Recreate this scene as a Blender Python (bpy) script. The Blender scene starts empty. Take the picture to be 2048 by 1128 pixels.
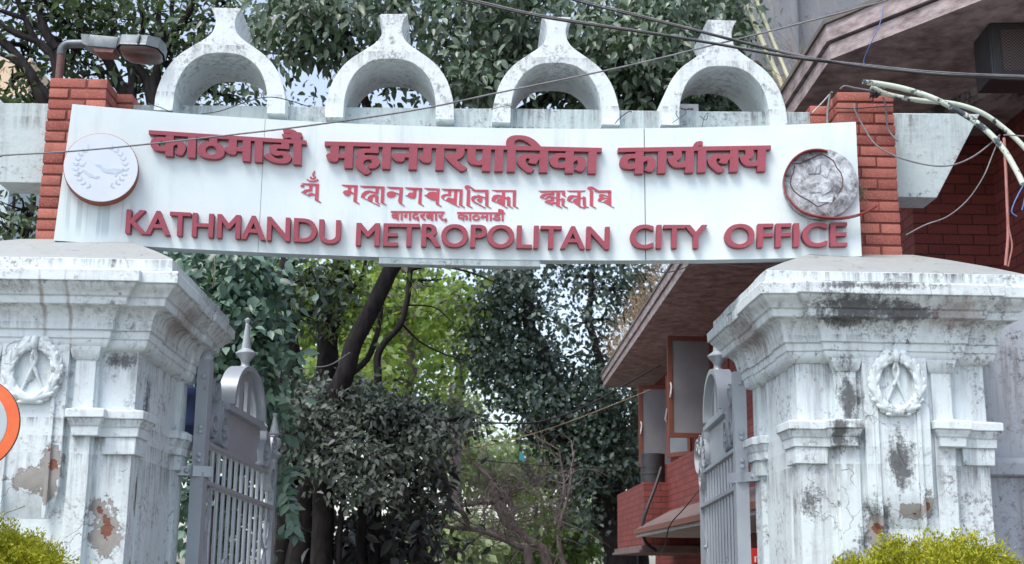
import bpy, bmesh, math, random
import numpy as np
from mathutils import Vector, Matrix, noise
from mathutils.geometry import tessellate_polygon

random.seed(7)
rng = np.random.default_rng(7)
SC = bpy.context.scene
COL = SC.collection
R = math.radians

# ------------------------------------------------------------------ camera, sky, sun, exposure
F_PX, EYE = 2600.0, 1.6
cam = bpy.data.cameras.new('camera')
cam.sensor_width = 36.0
cam.lens = 36.0 * F_PX / 2048
cam.clip_end = 2000
cam.dof.use_dof = True
cam.dof.focus_distance = 8.0
cam.dof.aperture_fstop = 5.0
camo = bpy.data.objects.new('camera', cam)
COL.objects.link(camo)
CM = Matrix.Rotation(-R(1.85), 3, 'Z') @ Matrix.Rotation(R(90 + 12.5), 3, 'X') @ Matrix.Rotation(R(.6), 3, 'Z')
camo.matrix_world = Matrix.Translation((0, 0, EYE)) @ CM.to_4x4()
SC.camera = camo

SUN_EL, SUN_AZ = 60, 222          # azimuth measured clockwise from +Y
w = bpy.data.worlds.new('World')
SC.world = w
w.use_nodes = True
wn, wl = w.node_tree.nodes, w.node_tree.links
sky = wn.new('ShaderNodeTexSky')
sky.sky_type = 'NISHITA'
sky.sun_disc = False
sky.sun_elevation = R(SUN_EL)
sky.sun_rotation = R(SUN_AZ)
sky.air_density = 1.0
sky.dust_density = 2.0
sky.ozone_density = 1.0
hs = wn.new('ShaderNodeHueSaturation')
hs.inputs['Saturation'].default_value = .68
hs.inputs['Value'].default_value = 1.0
wl.new(sky.outputs[0], hs.inputs['Color'])
wl.new(hs.outputs[0], wn['Background'].inputs['Color'])
wn['Background'].inputs['Strength'].default_value = .13

sl = bpy.data.lights.new('sun', 'SUN')
sl.energy = 1.25
sl.angle = R(24)
sl.color = (1, .96, .9)
so = bpy.data.objects.new('sun', sl)
COL.objects.link(so)
sd = Vector((math.sin(R(SUN_AZ)) * math.cos(R(SUN_EL)), math.cos(R(SUN_AZ)) * math.cos(R(SUN_EL)), math.sin(R(SUN_EL))))
so.rotation_euler = (-sd).to_track_quat('-Z', 'Y').to_euler()

SC.view_settings.view_transform = 'Standard'
SC.view_settings.look = 'None'
SC.view_settings.exposure = 1.22
SC.view_settings.gamma = 1
SC.render.engine = 'CYCLES'
SC.cycles.max_bounces = 6
SC.cycles.transparent_max_bounces = 8


# ------------------------------------------------------------------ measuring helpers: a photo direction at a chosen depth gives a world point
def ray(px, py):
    return CM @ Vector(((px - 1024) / F_PX, -(py - 564) / F_PX, -1))


def P(px, py, Y):
    d = ray(px, py)
    return Vector((0, 0, EYE)) + d * (Y / d.y)


# ------------------------------------------------------------------ mesh helpers
class MB:
    def __init__(s):
        s.v, s.f, s.m, s.uv = [], [], [], None

    def add(s, vs, fs, mi=0):
        b = len(s.v)
        s.v += [tuple(v) for v in vs]
        s.f += [tuple(i + b for i in f) for f in fs]
        s.m += [mi] * len(fs)

    def box(s, lo, hi, mi=0, bev=0, mat=None):
        if bev <= 0:
            x0, y0, z0 = lo
            x1, y1, z1 = hi
            vs = [Vector(p) for p in ((x0, y0, z0), (x1, y0, z0), (x1, y1, z0), (x0, y1, z0), (x0, y0, z1), (x1, y0, z1), (x1, y1, z1), (x0, y1, z1))]
            fs = [(0, 3, 2, 1), (4, 5, 6, 7), (0, 1, 5, 4), (1, 2, 6, 5), (2, 3, 7, 6), (3, 0, 4, 7)]
        else:
            bm = bmesh.new()
            bmesh.ops.create_cube(bm, size=1)
            for v in bm.verts:
                for k in range(3):
                    v.co[k] = lo[k] if v.co[k] < 0 else hi[k]
            bmesh.ops.bevel(bm, geom=bm.edges[:], offset=bev, segments=2, profile=.6, affect='EDGES')
            bm.verts.index_update()
            vs = [v.co.copy() for v in bm.verts]
            fs = [[v.index for v in f.verts] for f in bm.faces]
            bm.free()
        if mat:
            vs = [mat @ v for v in vs]
        s.add(vs, fs, mi)

    def tube(s, pts, r, n=8, mi=0, cap=True):
        pts = [Vector(p) for p in pts]
        if not hasattr(r, '__len__'):
            r = [r] * len(pts)
        vs, fs = [], []
        up = None
        for i, p in enumerate(pts):
            t = (pts[min(i + 1, len(pts) - 1)] - pts[max(i - 1, 0)])
            if t.length < 1e-9:
                t = Vector((0, 0, 1))
            t.normalize()
            if up is None:
                up = t.orthogonal().normalized()
            up = (up - t * up.dot(t))
            up = up.normalized() if up.length > 1e-6 else t.orthogonal().normalized()
            sd_ = t.cross(up)
            for k in range(n):
                a = 2 * math.pi * k / n
                vs.append(p + (up * math.cos(a) + sd_ * math.sin(a)) * r[i])
        for i in range(len(pts) - 1):
            for k in range(n):
                a, b = i * n + k, i * n + (k + 1) % n
                fs.append((a, b, b + n, a + n))
        if cap:
            fs.append(tuple(range(n))[::-1])
            fs.append(tuple(range((len(pts) - 1) * n, len(pts) * n)))
        s.add(vs, fs, mi)

    def lathe(s, prof, c, n=20, mi=0, axis=Vector((0, 0, 1)), mat=None):
        vs, fs = [], []
        for r, z in prof:
            for k in range(n):
                a = 2 * math.pi * k / n
                vs.append(Vector((r * math.cos(a), r * math.sin(a), z)))
        if mat:
            vs = [mat @ v for v in vs]
        vs = [Vector(c) + v for v in vs]
        m = len(prof)
        for i in range(m - 1):
            for k in range(n):
                a, b = i * n + k, i * n + (k + 1) % n
                fs.append((a, b, b + n, a + n))
        fs.append(tuple(range(n))[::-1])
        fs.append(tuple(range((m - 1) * n, m * n)))
        s.add(vs, fs, mi)

    def ribbon(s, path, wdir, width, th, mi=0):
        """flat bar bent along a path; wdir is the direction of its width"""
        pts = [Vector(p) for p in path]
        wd = Vector(wdir).normalized()
        vs, fs = [], []
        for i, p in enumerate(pts):
            t = (pts[min(i + 1, len(pts) - 1)] - pts[max(i - 1, 0)]).normalized()
            nn = t.cross(wd).normalized()
            for a, b in ((-1, -1), (1, -1), (1, 1), (-1, 1)):
                vs.append(p + wd * a * width / 2 + nn * b * th / 2)
        for i in range(len(pts) - 1):
            for k in range(4):
                a, b = i * 4 + k, i * 4 + (k + 1) % 4
                fs.append((a, b, b + 4, a + 4))
        fs.append((3, 2, 1, 0))
        e = (len(pts) - 1) * 4
        fs.append((e, e + 1, e + 2, e + 3))
        s.add(vs, fs, mi)

    def prism(s, poly, fn0, fn1, mi=0):
        """closed outline; fn0 / fn1 turn an outline point into the front / back world point"""
        n = len(poly)
        A = [Vector(fn0(*p)) for p in poly]
        B = [Vector(fn1(*p)) for p in poly]
        tris = tessellate_polygon([[Vector((p[0], p[1], 0)) for p in poly]])
        fs = [tuple(t) for t in tris] + [tuple(i + n for i in t)[::-1] for t in tris]
        fs += [(i, i + n, (i + 1) % n + n, (i + 1) % n) for i in range(n)]
        s.add(A + B, fs, mi)

    def build(s, name, mats, parent=None, smooth=None, fix=True):
        me = bpy.data.meshes.new(name)
        me.from_pydata([tuple(v) for v in s.v], [], s.f)
        if not isinstance(mats, (list, tuple)):
            mats = [mats]
        for m in mats:
            me.materials.append(m)
        me.polygons.foreach_set('material_index', s.m)
        if fix:
            bm = bmesh.new()
            bm.from_mesh(me)
            bmesh.ops.recalc_face_normals(bm, faces=bm.faces[:])
            bm.to_mesh(me)
            bm.free()
        if smooth is not None:
            me.polygons.foreach_set('use_smooth', [True] * len(me.polygons))
            me.set_sharp_from_angle(angle=R(smooth))
        me.update()
        return link(name, me, parent)


def link(name, data, parent=None):
    o = bpy.data.objects.new(name, data)
    COL.objects.link(o)
    if parent is not None:
        o.parent = parent
        o.matrix_parent_inverse = parent.matrix_basis.inverted()
    return o


def tag(o, label, cat, group=None):
    o['label'] = label
    o['category'] = cat
    if group:
        o['group'] = group
    return o


def thing(name, label, cat, loc=(0, 0, 0), group=None):
    o = bpy.data.objects.new(name, None)
    COL.objects.link(o)
    o.location = loc
    o.empty_display_size = .1
    return tag(o, label, cat, group)


def spline(pts, k=6):
    """Catmull-Rom through points (any dimension)"""
    a = [np.array(p, float) for p in pts]
    if len(a) < 3:
        return [tuple(a[0] + (a[-1] - a[0]) * t / k) for t in range(k + 1)]
    a = [2 * a[0] - a[1]] + a + [2 * a[-1] - a[-2]]
    out = []
    for i in range(1, len(a) - 2):
        for j in range(k):
            t = j / k
            p0, p1, p2, p3 = a[i - 1:i + 3]
            out.append(.5 * (2 * p1 + (p2 - p0) * t + (2 * p0 - 5 * p1 + 4 * p2 - p3) * t * t + (3 * p1 - p0 - 3 * p2 + p3) * t ** 3))
    out.append(a[-2])
    return [tuple(p) for p in out]


# ------------------------------------------------------------------ materials
class NT:
    def __init__(s, name):
        s.mat = bpy.data.materials.new(name)
        s.mat.use_nodes = True
        s.t = s.mat.node_tree
        s.b = s.t.nodes['Principled BSDF']
        s.out = s.t.nodes['Material Output']
        tc = s.t.nodes.new('ShaderNodeTexCoord')
        s.obj = tc.outputs['Object']

    def n(s, typ, **kw):
        nd = s.t.nodes.new('ShaderNode' + typ)
        for k, v in kw.items():
            k2 = k.replace('_', ' ')
            if hasattr(nd, k) and k not in ('color',):
                try:
                    setattr(nd, k, v)
                    continue
                except Exception:
                    pass
            s.set(nd, k2, v)
        return nd

    def set(s, nd, key, v):
        sk = nd.inputs[key] if isinstance(key, int) else next(i for i in nd.inputs if i.name.lower() == key.lower())
        if isinstance(v, bpy.types.NodeSocket):
            s.t.links.new(v, sk)
        else:
            if sk.type == 'RGBA' and len(v) == 3:
                v = (*v, 1)
            sk.default_value = v

    def math(s, op, a, b=0.0, clamp=False):
        nd = s.t.nodes.new('ShaderNodeMath')
        nd.operation = op
        nd.use_clamp = clamp
        s.set(nd, 0, a)
        s.set(nd, 1, b)
        return nd.outputs[0]

    def mix(s, f, a, b, mode='MIX'):
        nd = s.t.nodes.new('ShaderNodeMix')
        nd.data_type = 'RGBA'
        nd.blend_type = mode
        for i, v in ((0, f), (6, a), (7, b)):
            sk = nd.inputs[i]
            if isinstance(v, bpy.types.NodeSocket):
                s.t.links.new(v, sk)
            else:
                sk.default_value = v if i == 0 else ((*v, 1) if len(v) == 3 else v)
        return nd.outputs[2]

    def ramp(s, f, stops):
        nd = s.t.nodes.new('ShaderNodeValToRGB')
        e = nd.color_ramp.elements
        while len(e) < len(stops):
            e.new(.5)
        for el, (p, c) in zip(e, stops):
            el.position = p
            el.color = (c, c, c, 1) if not hasattr(c, '__len__') else (*c, 1)
        s.t.links.new(f, nd.inputs[0])
        return nd.outputs[0]

    def scaled(s, sc, vec=None):
        nd = s.t.nodes.new('ShaderNodeMapping')
        nd.inputs['Scale'].default_value = sc
        s.t.links.new(vec or s.obj, nd.inputs[0])
        return nd.outputs[0]

    def noise(s, scale, detail=4, rough=.6, vec=None, dist=0):
        nd = s.t.nodes.new('ShaderNodeTexNoise')
        nd.inputs['Scale'].default_value = scale
        nd.inputs['Detail'].default_value = detail
        nd.inputs['Roughness'].default_value = rough
        nd.inputs['Distortion'].default_value = dist
        s.t.links.new(vec or s.obj, nd.inputs['Vector'])
        return nd.outputs[0]

    def island(s):
        return s.t.nodes.new('ShaderNodeNewGeometry').outputs['Random Per Island']

    def spot(s, c, r):
        """distance to an ellipsoid, 1 on its surface"""
        nd = s.t.nodes.new('ShaderNodeMapping')
        nd.vector_type = 'TEXTURE'
        nd.inputs['Location'].default_value = c
        nd.inputs['Scale'].default_value = r
        s.t.links.new(s.obj, nd.inputs[0])
        ln = s.t.nodes.new('ShaderNodeVectorMath')
        ln.operation = 'LENGTH'
        s.t.links.new(nd.outputs[0], ln.inputs[0])
        return ln.outputs['Value']

    def spots(s, lst):
        o = None
        for c, r in lst:
            d = s.spot(c, r)
            o = d if o is None else s.math('MINIMUM', o, d)
        return o

    def bump(s, h, strength=.3, dist=.01, normal=None):
        nd = s.t.nodes.new('ShaderNodeBump')
        nd.inputs['Strength'].default_value = strength
        nd.inputs['Distance'].default_value = dist
        s.t.links.new(h, nd.inputs['Height'])
        if normal:
            s.t.links.new(normal, nd.inputs['Normal'])
        return nd.outputs[0]

    def bevel(s, r=.006):
        nd = s.t.nodes.new('ShaderNodeBevel')
        nd.samples = 4
        nd.inputs['Radius'].default_value = r
        return nd.outputs[0]

    def fin(s, col, rough=.6, normal=None, metal=0, spec=.5):
        s.set(s.b, 'Base Color', col)
        s.set(s.b, 'Roughness', rough)
        s.set(s.b, 'Metallic', metal)
        s.set(s.b, 'Specular IOR Level', spec)
        if normal:
            s.t.links.new(normal, s.b.inputs['Normal'])
        return s.mat


PDRIP = None


def plaster(name, base, peel=(), black=(), bev=.008, dirt=.35, crack=1.0, drips=(), rust=()):
    """old lime-washed plaster: drips, mould specks, hair cracks, flaked patches down to render and brick"""
    t = NT(name)
    big = t.noise(2.2, 5, .6)
    fine = t.noise(38, 6, .7)
    mid = t.noise(11, 5, .65)
    col = t.mix(t.ramp(big, [(.35, 0), (.75, .55)]), base, tuple(c * .80 for c in base))
    strk = t.noise(1, 6, .7, t.scaled((14, 14, 1.1)))
    col = t.mix(t.math('MULTIPLY', t.ramp(strk, [(.52, 0), (.72, 1)]), dirt), col, (.27, .26, .27))
    speck = t.math('MULTIPLY', t.ramp(mid, [(.56, 0), (.66, 1)]), t.ramp(fine, [(.5, 0), (.62, 1)]))
    col = t.mix(t.math('MULTIPLY', speck, .6 * dirt / .35), col, (.12, .115, .12))
    # cracks
    wv = t.t.nodes.new('ShaderNodeVectorMath')
    wv.operation = 'MULTIPLY_ADD'
    nc = t.t.nodes.new('ShaderNodeTexNoise')
    nc.inputs['Scale'].default_value = 7
    nc.inputs['Detail'].default_value = 6
    t.t.links.new(t.obj, nc.inputs['Vector'])
    t.t.links.new(nc.outputs['Color'], wv.inputs[0])
    wv.inputs[1].default_value = (.22, .22, .22)
    t.t.links.new(t.obj, wv.inputs[2])
    vo = t.t.nodes.new('ShaderNodeTexVoronoi')
    vo.feature = 'DISTANCE_TO_EDGE'
    vo.inputs['Scale'].default_value = 2.4
    t.t.links.new(wv.outputs[0], vo.inputs['Vector'])
    cr = t.math('MULTIPLY', t.ramp(vo.outputs['Distance'], [(.0, 1), (.007, 0)]), t.ramp(t.noise(2.3, 4), [(.52, 0), (.58, 1)]))
    col = t.mix(t.math('MULTIPLY', cr, .6 * crack), col, (.16, .15, .15))
    # rain runs washed down from each ledge
    if drips:
        sep = t.t.nodes.new('ShaderNodeSeparateXYZ')
        t.t.links.new(t.obj, sep.inputs[0])
        tot = None
        for z0, ln in drips:
            q = t.math('DIVIDE', t.math('SUBTRACT', z0, sep.outputs[2]), ln)
            a = t.math('MULTIPLY', t.math('SUBTRACT', 1.0, q, True), t.math('GREATER_THAN', q, 0.0))
            tot = a if tot is None else t.math('MAXIMUM', tot, a)
        ds = t.math('MULTIPLY', t.ramp(t.noise(1, 6, .75, t.scaled((24, 24, 2.2))), [(.44, 0), (.62, 1)]), t.ramp(t.noise(2.6, 4, .6), [(.38, .15), (.62, 1)]))
        col = t.mix(t.math('MULTIPLY', t.math('MULTIPLY', ds, tot), .95), col, (.075, .06, .058))
        fr = t.math('MULTIPLY', t.ramp(t.noise(30, 6, .8), [(.5, 0), (.6, 1)]), t.ramp(t.noise(3.3, 4, .65), [(.49, 0), (.60, 1)]))
        col = t.mix(t.math('MULTIPLY', fr, .8), col, (.17, .16, .165))
    h = t.math('ADD', t.math('ADD', t.math('MULTIPLY', mid, .8), t.math('MULTIPLY', fine, .3)), t.math('MULTIPLY', big, .8))
    h = t.math('SUBTRACT', h, t.math('MULTIPLY', cr, .5 * crack))
    rough = .62
    if black:
        d = t.spots(black)
        d = t.math('ADD', d, t.math('MULTIPLY', t.math('SUBTRACT', t.noise(6, 8, .75), .5), 2.4))
        d = t.math('ADD', d, t.math('MULTIPLY', t.math('SUBTRACT', t.noise(1, 5, .7, t.scaled((30, 30, 5))), .5), 1.6))
        d = t.math('ADD', d, t.math('MULTIPLY', t.math('SUBTRACT', t.noise(60, 4, .7), .5), 1.5))
        col = t.mix(t.math('MULTIPLY', t.ramp(d, [(.5, 1), (.8, .5), (1.2, 0)]), .85), col, (.032, .028, .030))
    if rust:
        d = t.math('ADD', t.spots(rust), t.math('MULTIPLY', t.math('SUBTRACT', t.noise(1, 5, .7, t.scaled((22, 22, 3))), .5), 1.8))
        col = t.mix(t.math('MULTIPLY', t.ramp(d, [(.4, 1), (1.05, 0)]), .55), col, (.19, .11, .085))
    if peel:
        d = t.spots(peel)
        jag = t.math('ADD', t.math('MULTIPLY', t.math('SUBTRACT', t.noise(17, 8, .75), .5), 2.6), t.math('MULTIPLY', t.math('SUBTRACT', t.noise(4, 2, .5), .5), 1.0))
        d2 = t.math('ADD', d, jag)
        pm = t.ramp(d2, [(.78, 1), (.80, 0)])
        cem = t.mix(t.noise(25, 5), (.25, .235, .22), (.37, .35, .325))
        brk = t.ramp(t.math('ADD', t.math('MULTIPLY', d, .9), t.math('MULTIPLY', t.math('SUBTRACT', t.noise(9, 5, .6), .5), 2.6)), [(.20, 1), (.24, 0)])
        cem = t.mix(brk, cem, t.mix(t.noise(40, 4), (.14, .05, .032), (.27, .10, .065)))
        col = t.mix(pm, col, cem)
        h = t.math('SUBTRACT', h, t.math('MULTIPLY', pm, 2.6))
        h = t.math('SUBTRACT', h, t.math('MULTIPLY', t.math('MULTIPLY', pm, brk), .8))
    return t.fin(col, rough, t.bump(h, .75, .008, t.bevel(bev)))


WHITE = (.71, .785, .805)
LX, RX = -2.364, 2.364      # pillar centres
PDRIP = ((3.235, .10), (3.10, .08), (2.985, .11), (2.90, .05), (2.752, .22), (2.38, .06), (2.284, .10), (2.19, .28))
m_pil_l = plaster('limewashed_plaster_flaking', WHITE,
                  peel=[((LX + .02, 7.10, 2.04), (.12, .2, .075)), ((LX + .13, 7.10, 2.08), (.06, .2, .18)), ((-1.93, 7.18, 1.79), (.105, .12, .17)),
                        ((-1.85, 7.36, 1.98), (.10, .06, .20)), ((-1.85, 7.33, 1.55), (.08, .05, .12)), ((-2.56, 7.10, 2.02), (.05, .2, .12)), ((-1.98, 7.18, 1.9), (.05, .1, .07))],
                  black=[((-1.93, 7.15, 2.70), (.10, .1, .05)), ((-1.8, 7.5, 2.5), (.1, .1, .2))], drips=PDRIP, dirt=.45, rust=[((-2.18, 6.95, 2.96), (.014, .3, .26)), ((-2.32, 6.95, 2.96), (.016, .3, .24)), ((-1.70, 7.6, 3.0), (.2, .35, .16))])
m_pil_r = plaster('limewashed_plaster_mouldy', WHITE,
                  peel=[((RX - .13, 7.1, 1.83), (.06, .2, .12)), ((RX + .06, 7.1, 1.93), (.10, .2, .05)), ((RX + .15, 7.1, 1.95), (.035, .2, .1)), ((1.87, 7.30, 1.95), (.06, .04, .12))],
                  black=[((2.12, 6.95, 3.02), (.26, .30, .10)), ((2.36, 6.98, 3.01), (.30, .2, .05)), ((2.11, 7.12, 2.55), (.07, .1, .26)), ((2.03, 7.05, 2.36), (.06, .12, .16)), ((RX + .0, 7.08, 2.22), (.08, .1, .20)),
                         ((RX - .14, 7.1, 1.85), (.10, .2, .17)), ((2.08, 7.1, 1.62), (.10, .2, .10)), ((1.9, 7.1, 1.97), (.09, .14, .10)), ((2.25, 6.95, 3.15), (.45, .1, .03))], dirt=.6, drips=PDRIP, rust=[((1.68, 7.7, 3.0), (.2, .4, .15)), ((2.7, 6.95, 3.0), (.2, .2, .12))])
m_cap = plaster('grey_cement_cap', (.33, .35, .345), dirt=.6, bev=.01)
m_beam = plaster('grey_white_beam_plaster', (.50, .59, .60), dirt=.55, crack=.4, bev=.008, drips=((4.50, .22), (4.36, .1)))
m_arch = plaster('white_arch_plaster', (.72, .79, .805), dirt=.38, crack=.35, bev=.008, drips=((5.10, .16), (4.80, .12), (4.48, .05)))
m_wall = plaster('old_compound_plaster', (.42, .46, .51), dirt=.9, bev=.01, drips=((3.0, .5), (2.19, .5)))
m_conc = plaster('raw_weathered_concrete', (.20, .21, .23), dirt=.9, bev=.01)


def mat_sign():
    t = NT('painted_sign_panel')
    strk = t.noise(1, 5, .65, t.scaled((9, 9, .8)))
    big = t.noise(1.6, 5, .6)
    col = t.mix(t.ramp(big, [(.35, 0), (.7, .7)]), (.70, .79, .80), (.58, .69, .71))
    col = t.mix(t.math('MULTIPLY', t.math('MULTIPLY', t.ramp(strk, [(.52, 0), (.75, 1)]), t.ramp(t.noise(1.9, 3), [(.42, .1), (.62, 1)])), .42), col, (.33, .40, .42))
    # run-off streaks under the round seal
    sx = t.noise(1, 3, .5, t.scaled((26, 5, .35)))
    d = t.spots([((-2.2, 7.45, 3.62), (.27, .5, .16)), ((-2.39, 7.45, 3.75), (.05, .5, .22)), ((2.1, 7.5, 3.62), (.2, .5, .1))])
    st = t.math('MULTIPLY', t.ramp(sx, [(.52, 0), (.58, 1)]), t.ramp(d, [(.6, 1), (1, 0)]))
    col = t.mix(t.math('MULTIPLY', st, .5), col, (.33, .42, .45))
    d2 = t.math('ADD', t.spot((2.2, 7.5, 3.95), (.42, .6, .42)), t.math('MULTIPLY', t.math('SUBTRACT', t.noise(5, 5), .5), 1.2))
    col = t.mix(t.math('MULTIPLY', t.ramp(d2, [(.3, 1), (1.1, 0)]), .35), col, (.40, .45, .46))
    sp = t.ramp(t.noise(60, 3, .6), [(.68, 0), (.74, 1)])
    col = t.mix(t.math('MULTIPLY', sp, .25), col, (.2, .2, .2))
    return t.fin(col, .42, t.bump(t.math('ADD', t.noise(3, 4), t.math('MULTIPLY', t.noise(45, 4), .15)), .18, .01))


def mat_letter():
    t = NT('raspberry_letter_paint')
    g = t.noise(260, 2, .5)
    col = t.mix(t.ramp(g, [(.45, 0), (.75, 1)]), (.27, .040, .062), (.40, .105, .145))
    col = t.mix(t.ramp(t.noise(4, 4), [(.4, 0), (.8, .4)]), col, (.30, .05, .07))
    return t.fin(col, .5, t.bump(g, .1, .002))


def mat_brick(name, a, b, mort):
    t = NT(name)
    r = t.island()
    col = t.mix(r, a, b)
    col = t.mix(t.ramp(t.noise(70, 5, .7), [(.5, 0), (.8, .55)]), col, tuple(c * .45 for c in a))
    col = t.mix(t.ramp(t.noise(130, 3, .6), [(.52, 0), (.72, .6)]), col, (.62, .29, .24))
    col = t.mix(t.ramp(t.noise(4, 6, .75), [(.50, 0), (.72, .65)]), col, (.15, .06, .052))
    h = t.math('ADD', t.noise(55, 6, .7), t.math('MULTIPLY', t.noise(260, 3), .35))
    return t.fin(col, .8, t.bump(h, .55, .006), spec=.3)


def mat_cladding():
    t = NT('red_brick_tile_cladding')
    sp = t.t.nodes.new('ShaderNodeSeparateXYZ')
    t.t.links.new(t.obj, sp.inputs[0])
    cb = t.t.nodes.new('ShaderNodeCombineXYZ')
    t.t.links.new(t.math('ADD', sp.outputs[0], sp.outputs[1]), cb.inputs[0])
    t.t.links.new(sp.outputs[2], cb.inputs[1])
    br = t.t.nodes.new('ShaderNodeTexBrick')
    t.t.links.new(cb.outputs[0], br.inputs['Vector'])
    br.inputs['Scale'].default_value = 1
    br.inputs['Brick Width'].default_value = .27
    br.inputs['Row Height'].default_value = .092
    br.inputs['Mortar Size'].default_value = .0055
    br.inputs['Mortar Smooth'].default_value = .1
    br.inputs['Bias'].default_value = 0
    br.inputs['Color1'].default_value = (.25, .058, .050, 1)
    br.inputs['Color2'].default_value = (.175, .038, .034, 1)
    br.inputs['Mortar'].default_value = (.03, .014, .014, 1)
    col = t.mix(t.ramp(t.noise(2.2, 6, .7), [(.4, 0), (.8, .6)]), br.outputs[0], (.10, .03, .028))
    col = t.mix(t.ramp(t.noise(120, 3, .6), [(.5, 0), (.8, .45)]), col, (.42, .13, .10))
    h = t.math('SUBTRACT', t.math('MULTIPLY', t.noise(80, 4), .2), t.math('MULTIPLY', br.outputs['Fac'], .8))
    return t.fin(col, .72, t.bump(h, .7, .008), spec=.35)


def mat_simple(name, a, b, scale=12, rough=.6, bump=.2, metal=0, st=None, spec=.5, bev=0):
    t = NT(name)
    v = t.scaled(st) if st else None
    f = t.noise(scale, 6, .65, v)
    col = t.mix(t.ramp(f, [(.3, 0), (.7, 1)]), a, b)
    return t.fin(col, rough, t.bump(t.noise(scale * 4, 4, .6, v), bump, .005, t.bevel(bev) if bev else None), metal, spec)


def mat_soffit():
    t = NT('stained_concrete_soffit')
    col = t.mix(t.noise(3, 5, .6), (.24, .215, .22), (.44, .41, .405))
    s1 = t.ramp(t.noise(1, 7, .75, t.scaled((2.6, 1.4, 1))), [(.49, 0), (.57, .92)])
    col = t.mix(s1, col, (.045, .037, .038))
    col = t.mix(t.ramp(t.noise(2.2, 5, .7), [(.6, 0), (.72, .6)]), col, (.38, .34, .30))
    return t.fin(col, .85, t.bump(t.noise(9, 7, .7), .8, .02), spec=.2)


def mat_iron(name='silver_grey_gate_paint'):
    t = NT(name)
    col = t.mix(t.noise(6, 5, .6), (.35, .385, .43), (.50, .54, .58))
    rust = t.math('MULTIPLY', t.ramp(t.noise(14, 7, .75), [(.6, 0), (.69, 1)]), t.ramp(t.noise(3, 3), [(.45, 0), (.6, 1)]))
    col = t.mix(t.math('MULTIPLY', rust, .75), col, (.19, .085, .05))
    return t.fin(col, .42, t.bump(t.noise(60, 4), .25, .003, t.bevel(.003)), .25)


def mat_leaf(name, cols, trans=.35, rough=.45, spec=.5, dusty=None):
    """leaf blades; every blade picks its own tint, with dust on some"""
    t = NT(name)
    r = t.island()
    n = len(cols)
    nd = t.t.nodes.new('ShaderNodeValToRGB')
    e = nd.color_ramp.elements
    while len(e) < n:
        e.new(.5)
    for i, c in enumerate(cols):
        e[i].position = i / max(1, n - 1)
        e[i].color = (*c, 1)
    t.t.links.new(r, nd.inputs[0])
    col = nd.outputs[0]
    big = t.ramp(t.noise(1.1, 4, .6), [(.35, 0), (.7, 1)])
    col = t.mix(t.math('MULTIPLY', big, .45), col, tuple(c * .55 for c in cols[0]))
    if dusty:
        col = t.mix(t.math('MULTIPLY', t.ramp(t.noise(2.5, 3), [(.35, 0), (.6, 1)]), .55), col, dusty)
    t.fin(col, rough, None, 0, spec)
    tr = t.t.nodes.new('ShaderNodeBsdfTranslucent')
    t.t.links.new(t.mix(.5 if trans > .3 else .3, col, (.25, .38, .05), 'MIX'), tr.inputs['Color'])
    mx = t.t.nodes.new('ShaderNodeMixShader')
    mx.inputs[0].default_value = trans
    t.t.links.new(t.b.outputs[0], mx.inputs[1])
    t.t.links.new(tr.outputs[0], mx.inputs[2])
    t.t.links.new(mx.outputs[0], t.out.inputs['Surface'])
    return t.mat


m_sign = mat_sign()
m_letter = mat_letter()
m_flatletter = mat_simple('flat_crimson_paint', (.42, .05, .085), (.50, .085, .12), 30, .5, .05)
m_postbrick = mat_brick('red_post_brick', (.45, .155, .118), (.25, .066, .052), None)
m_mortar = mat_simple('dark_red_mortar', (.13, .035, .028), (.20, .06, .045), 30, .9, .4)
m_clad = mat_cladding()
m_soffit = mat_soffit()
m_fascia = mat_simple('worn_red_fascia', (.14, .105, .105), (.50, .42, .42), 4, .75, .5, st=(1.5, 1.5, 4))
m_wood = mat_simple('red_brown_window_wood', (.15, .052, .038), (.22, .075, .05), 8, .6, .2, st=(6, 6, 1))
m_iron = mat_iron()
m_steel = mat_simple('weathered_lamp_aluminium', (.07, .082, .087), (.19, .22, .24), 9, .45, .15, .5)
m_rust = mat_simple('rusty_brown_pipe', (.09, .04, .035), (.18, .09, .08), 20, .7, .4)
m_reflector = mat_simple('dull_lamp_bowl', (.035, .022, .022), (.11, .065, .055), 8, .35, .1)
m_black = mat_simple('black_cable_rubber', (.012, .012, .014), (.03, .03, .033), 20, .5, .1)
m_greycable = mat_simple('grey_cable', (.11, .11, .12), (.22, .22, .23), 14, .55, .1)
m_pink = mat_simple('reddish_old_cable', (.32, .12, .10), (.45, .22, .19), 14, .6, .1)
m_blue = mat_simple('blue_wire', (.07, .13, .35), (.1, .18, .42), 14, .5, .1)
m_tan = mat_simple('tan_rope', (.22, .16, .10), (.3, .23, .15), 14, .7, .1)
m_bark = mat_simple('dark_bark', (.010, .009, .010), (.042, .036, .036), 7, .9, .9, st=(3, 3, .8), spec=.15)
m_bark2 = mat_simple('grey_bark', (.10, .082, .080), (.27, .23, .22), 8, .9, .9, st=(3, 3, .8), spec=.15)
m_dry = mat_simple('dry_straw', (.22, .15, .09), (.36, .27, .17), 10, .9, .1)
m_asphalt = mat_simple('dusty_asphalt', (.10, .097, .092), (.15, .145, .137), 30, .9, .5)
m_pave = mat_simple('stone_pavement', (.30, .29, .275), (.42, .40, .38), 6, .85, .4)
m_earth = mat_simple('earth', (.17, .145, .11), (.25, .215, .17), 3, .95, .5)
m_orange = mat_simple('faded_orange_sign_rim', (.72, .115, .03), (.80, .17, .05), 9, .45, .05)
m_signgrey = mat_simple('grey_sign_face', (.42, .48, .50), (.50, .55, .57), 9, .4, .05)
m_darkmetal = mat_simple('dark_sign_back', (.02, .02, .025), (.04, .04, .045), 9, .5, .1)
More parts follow.
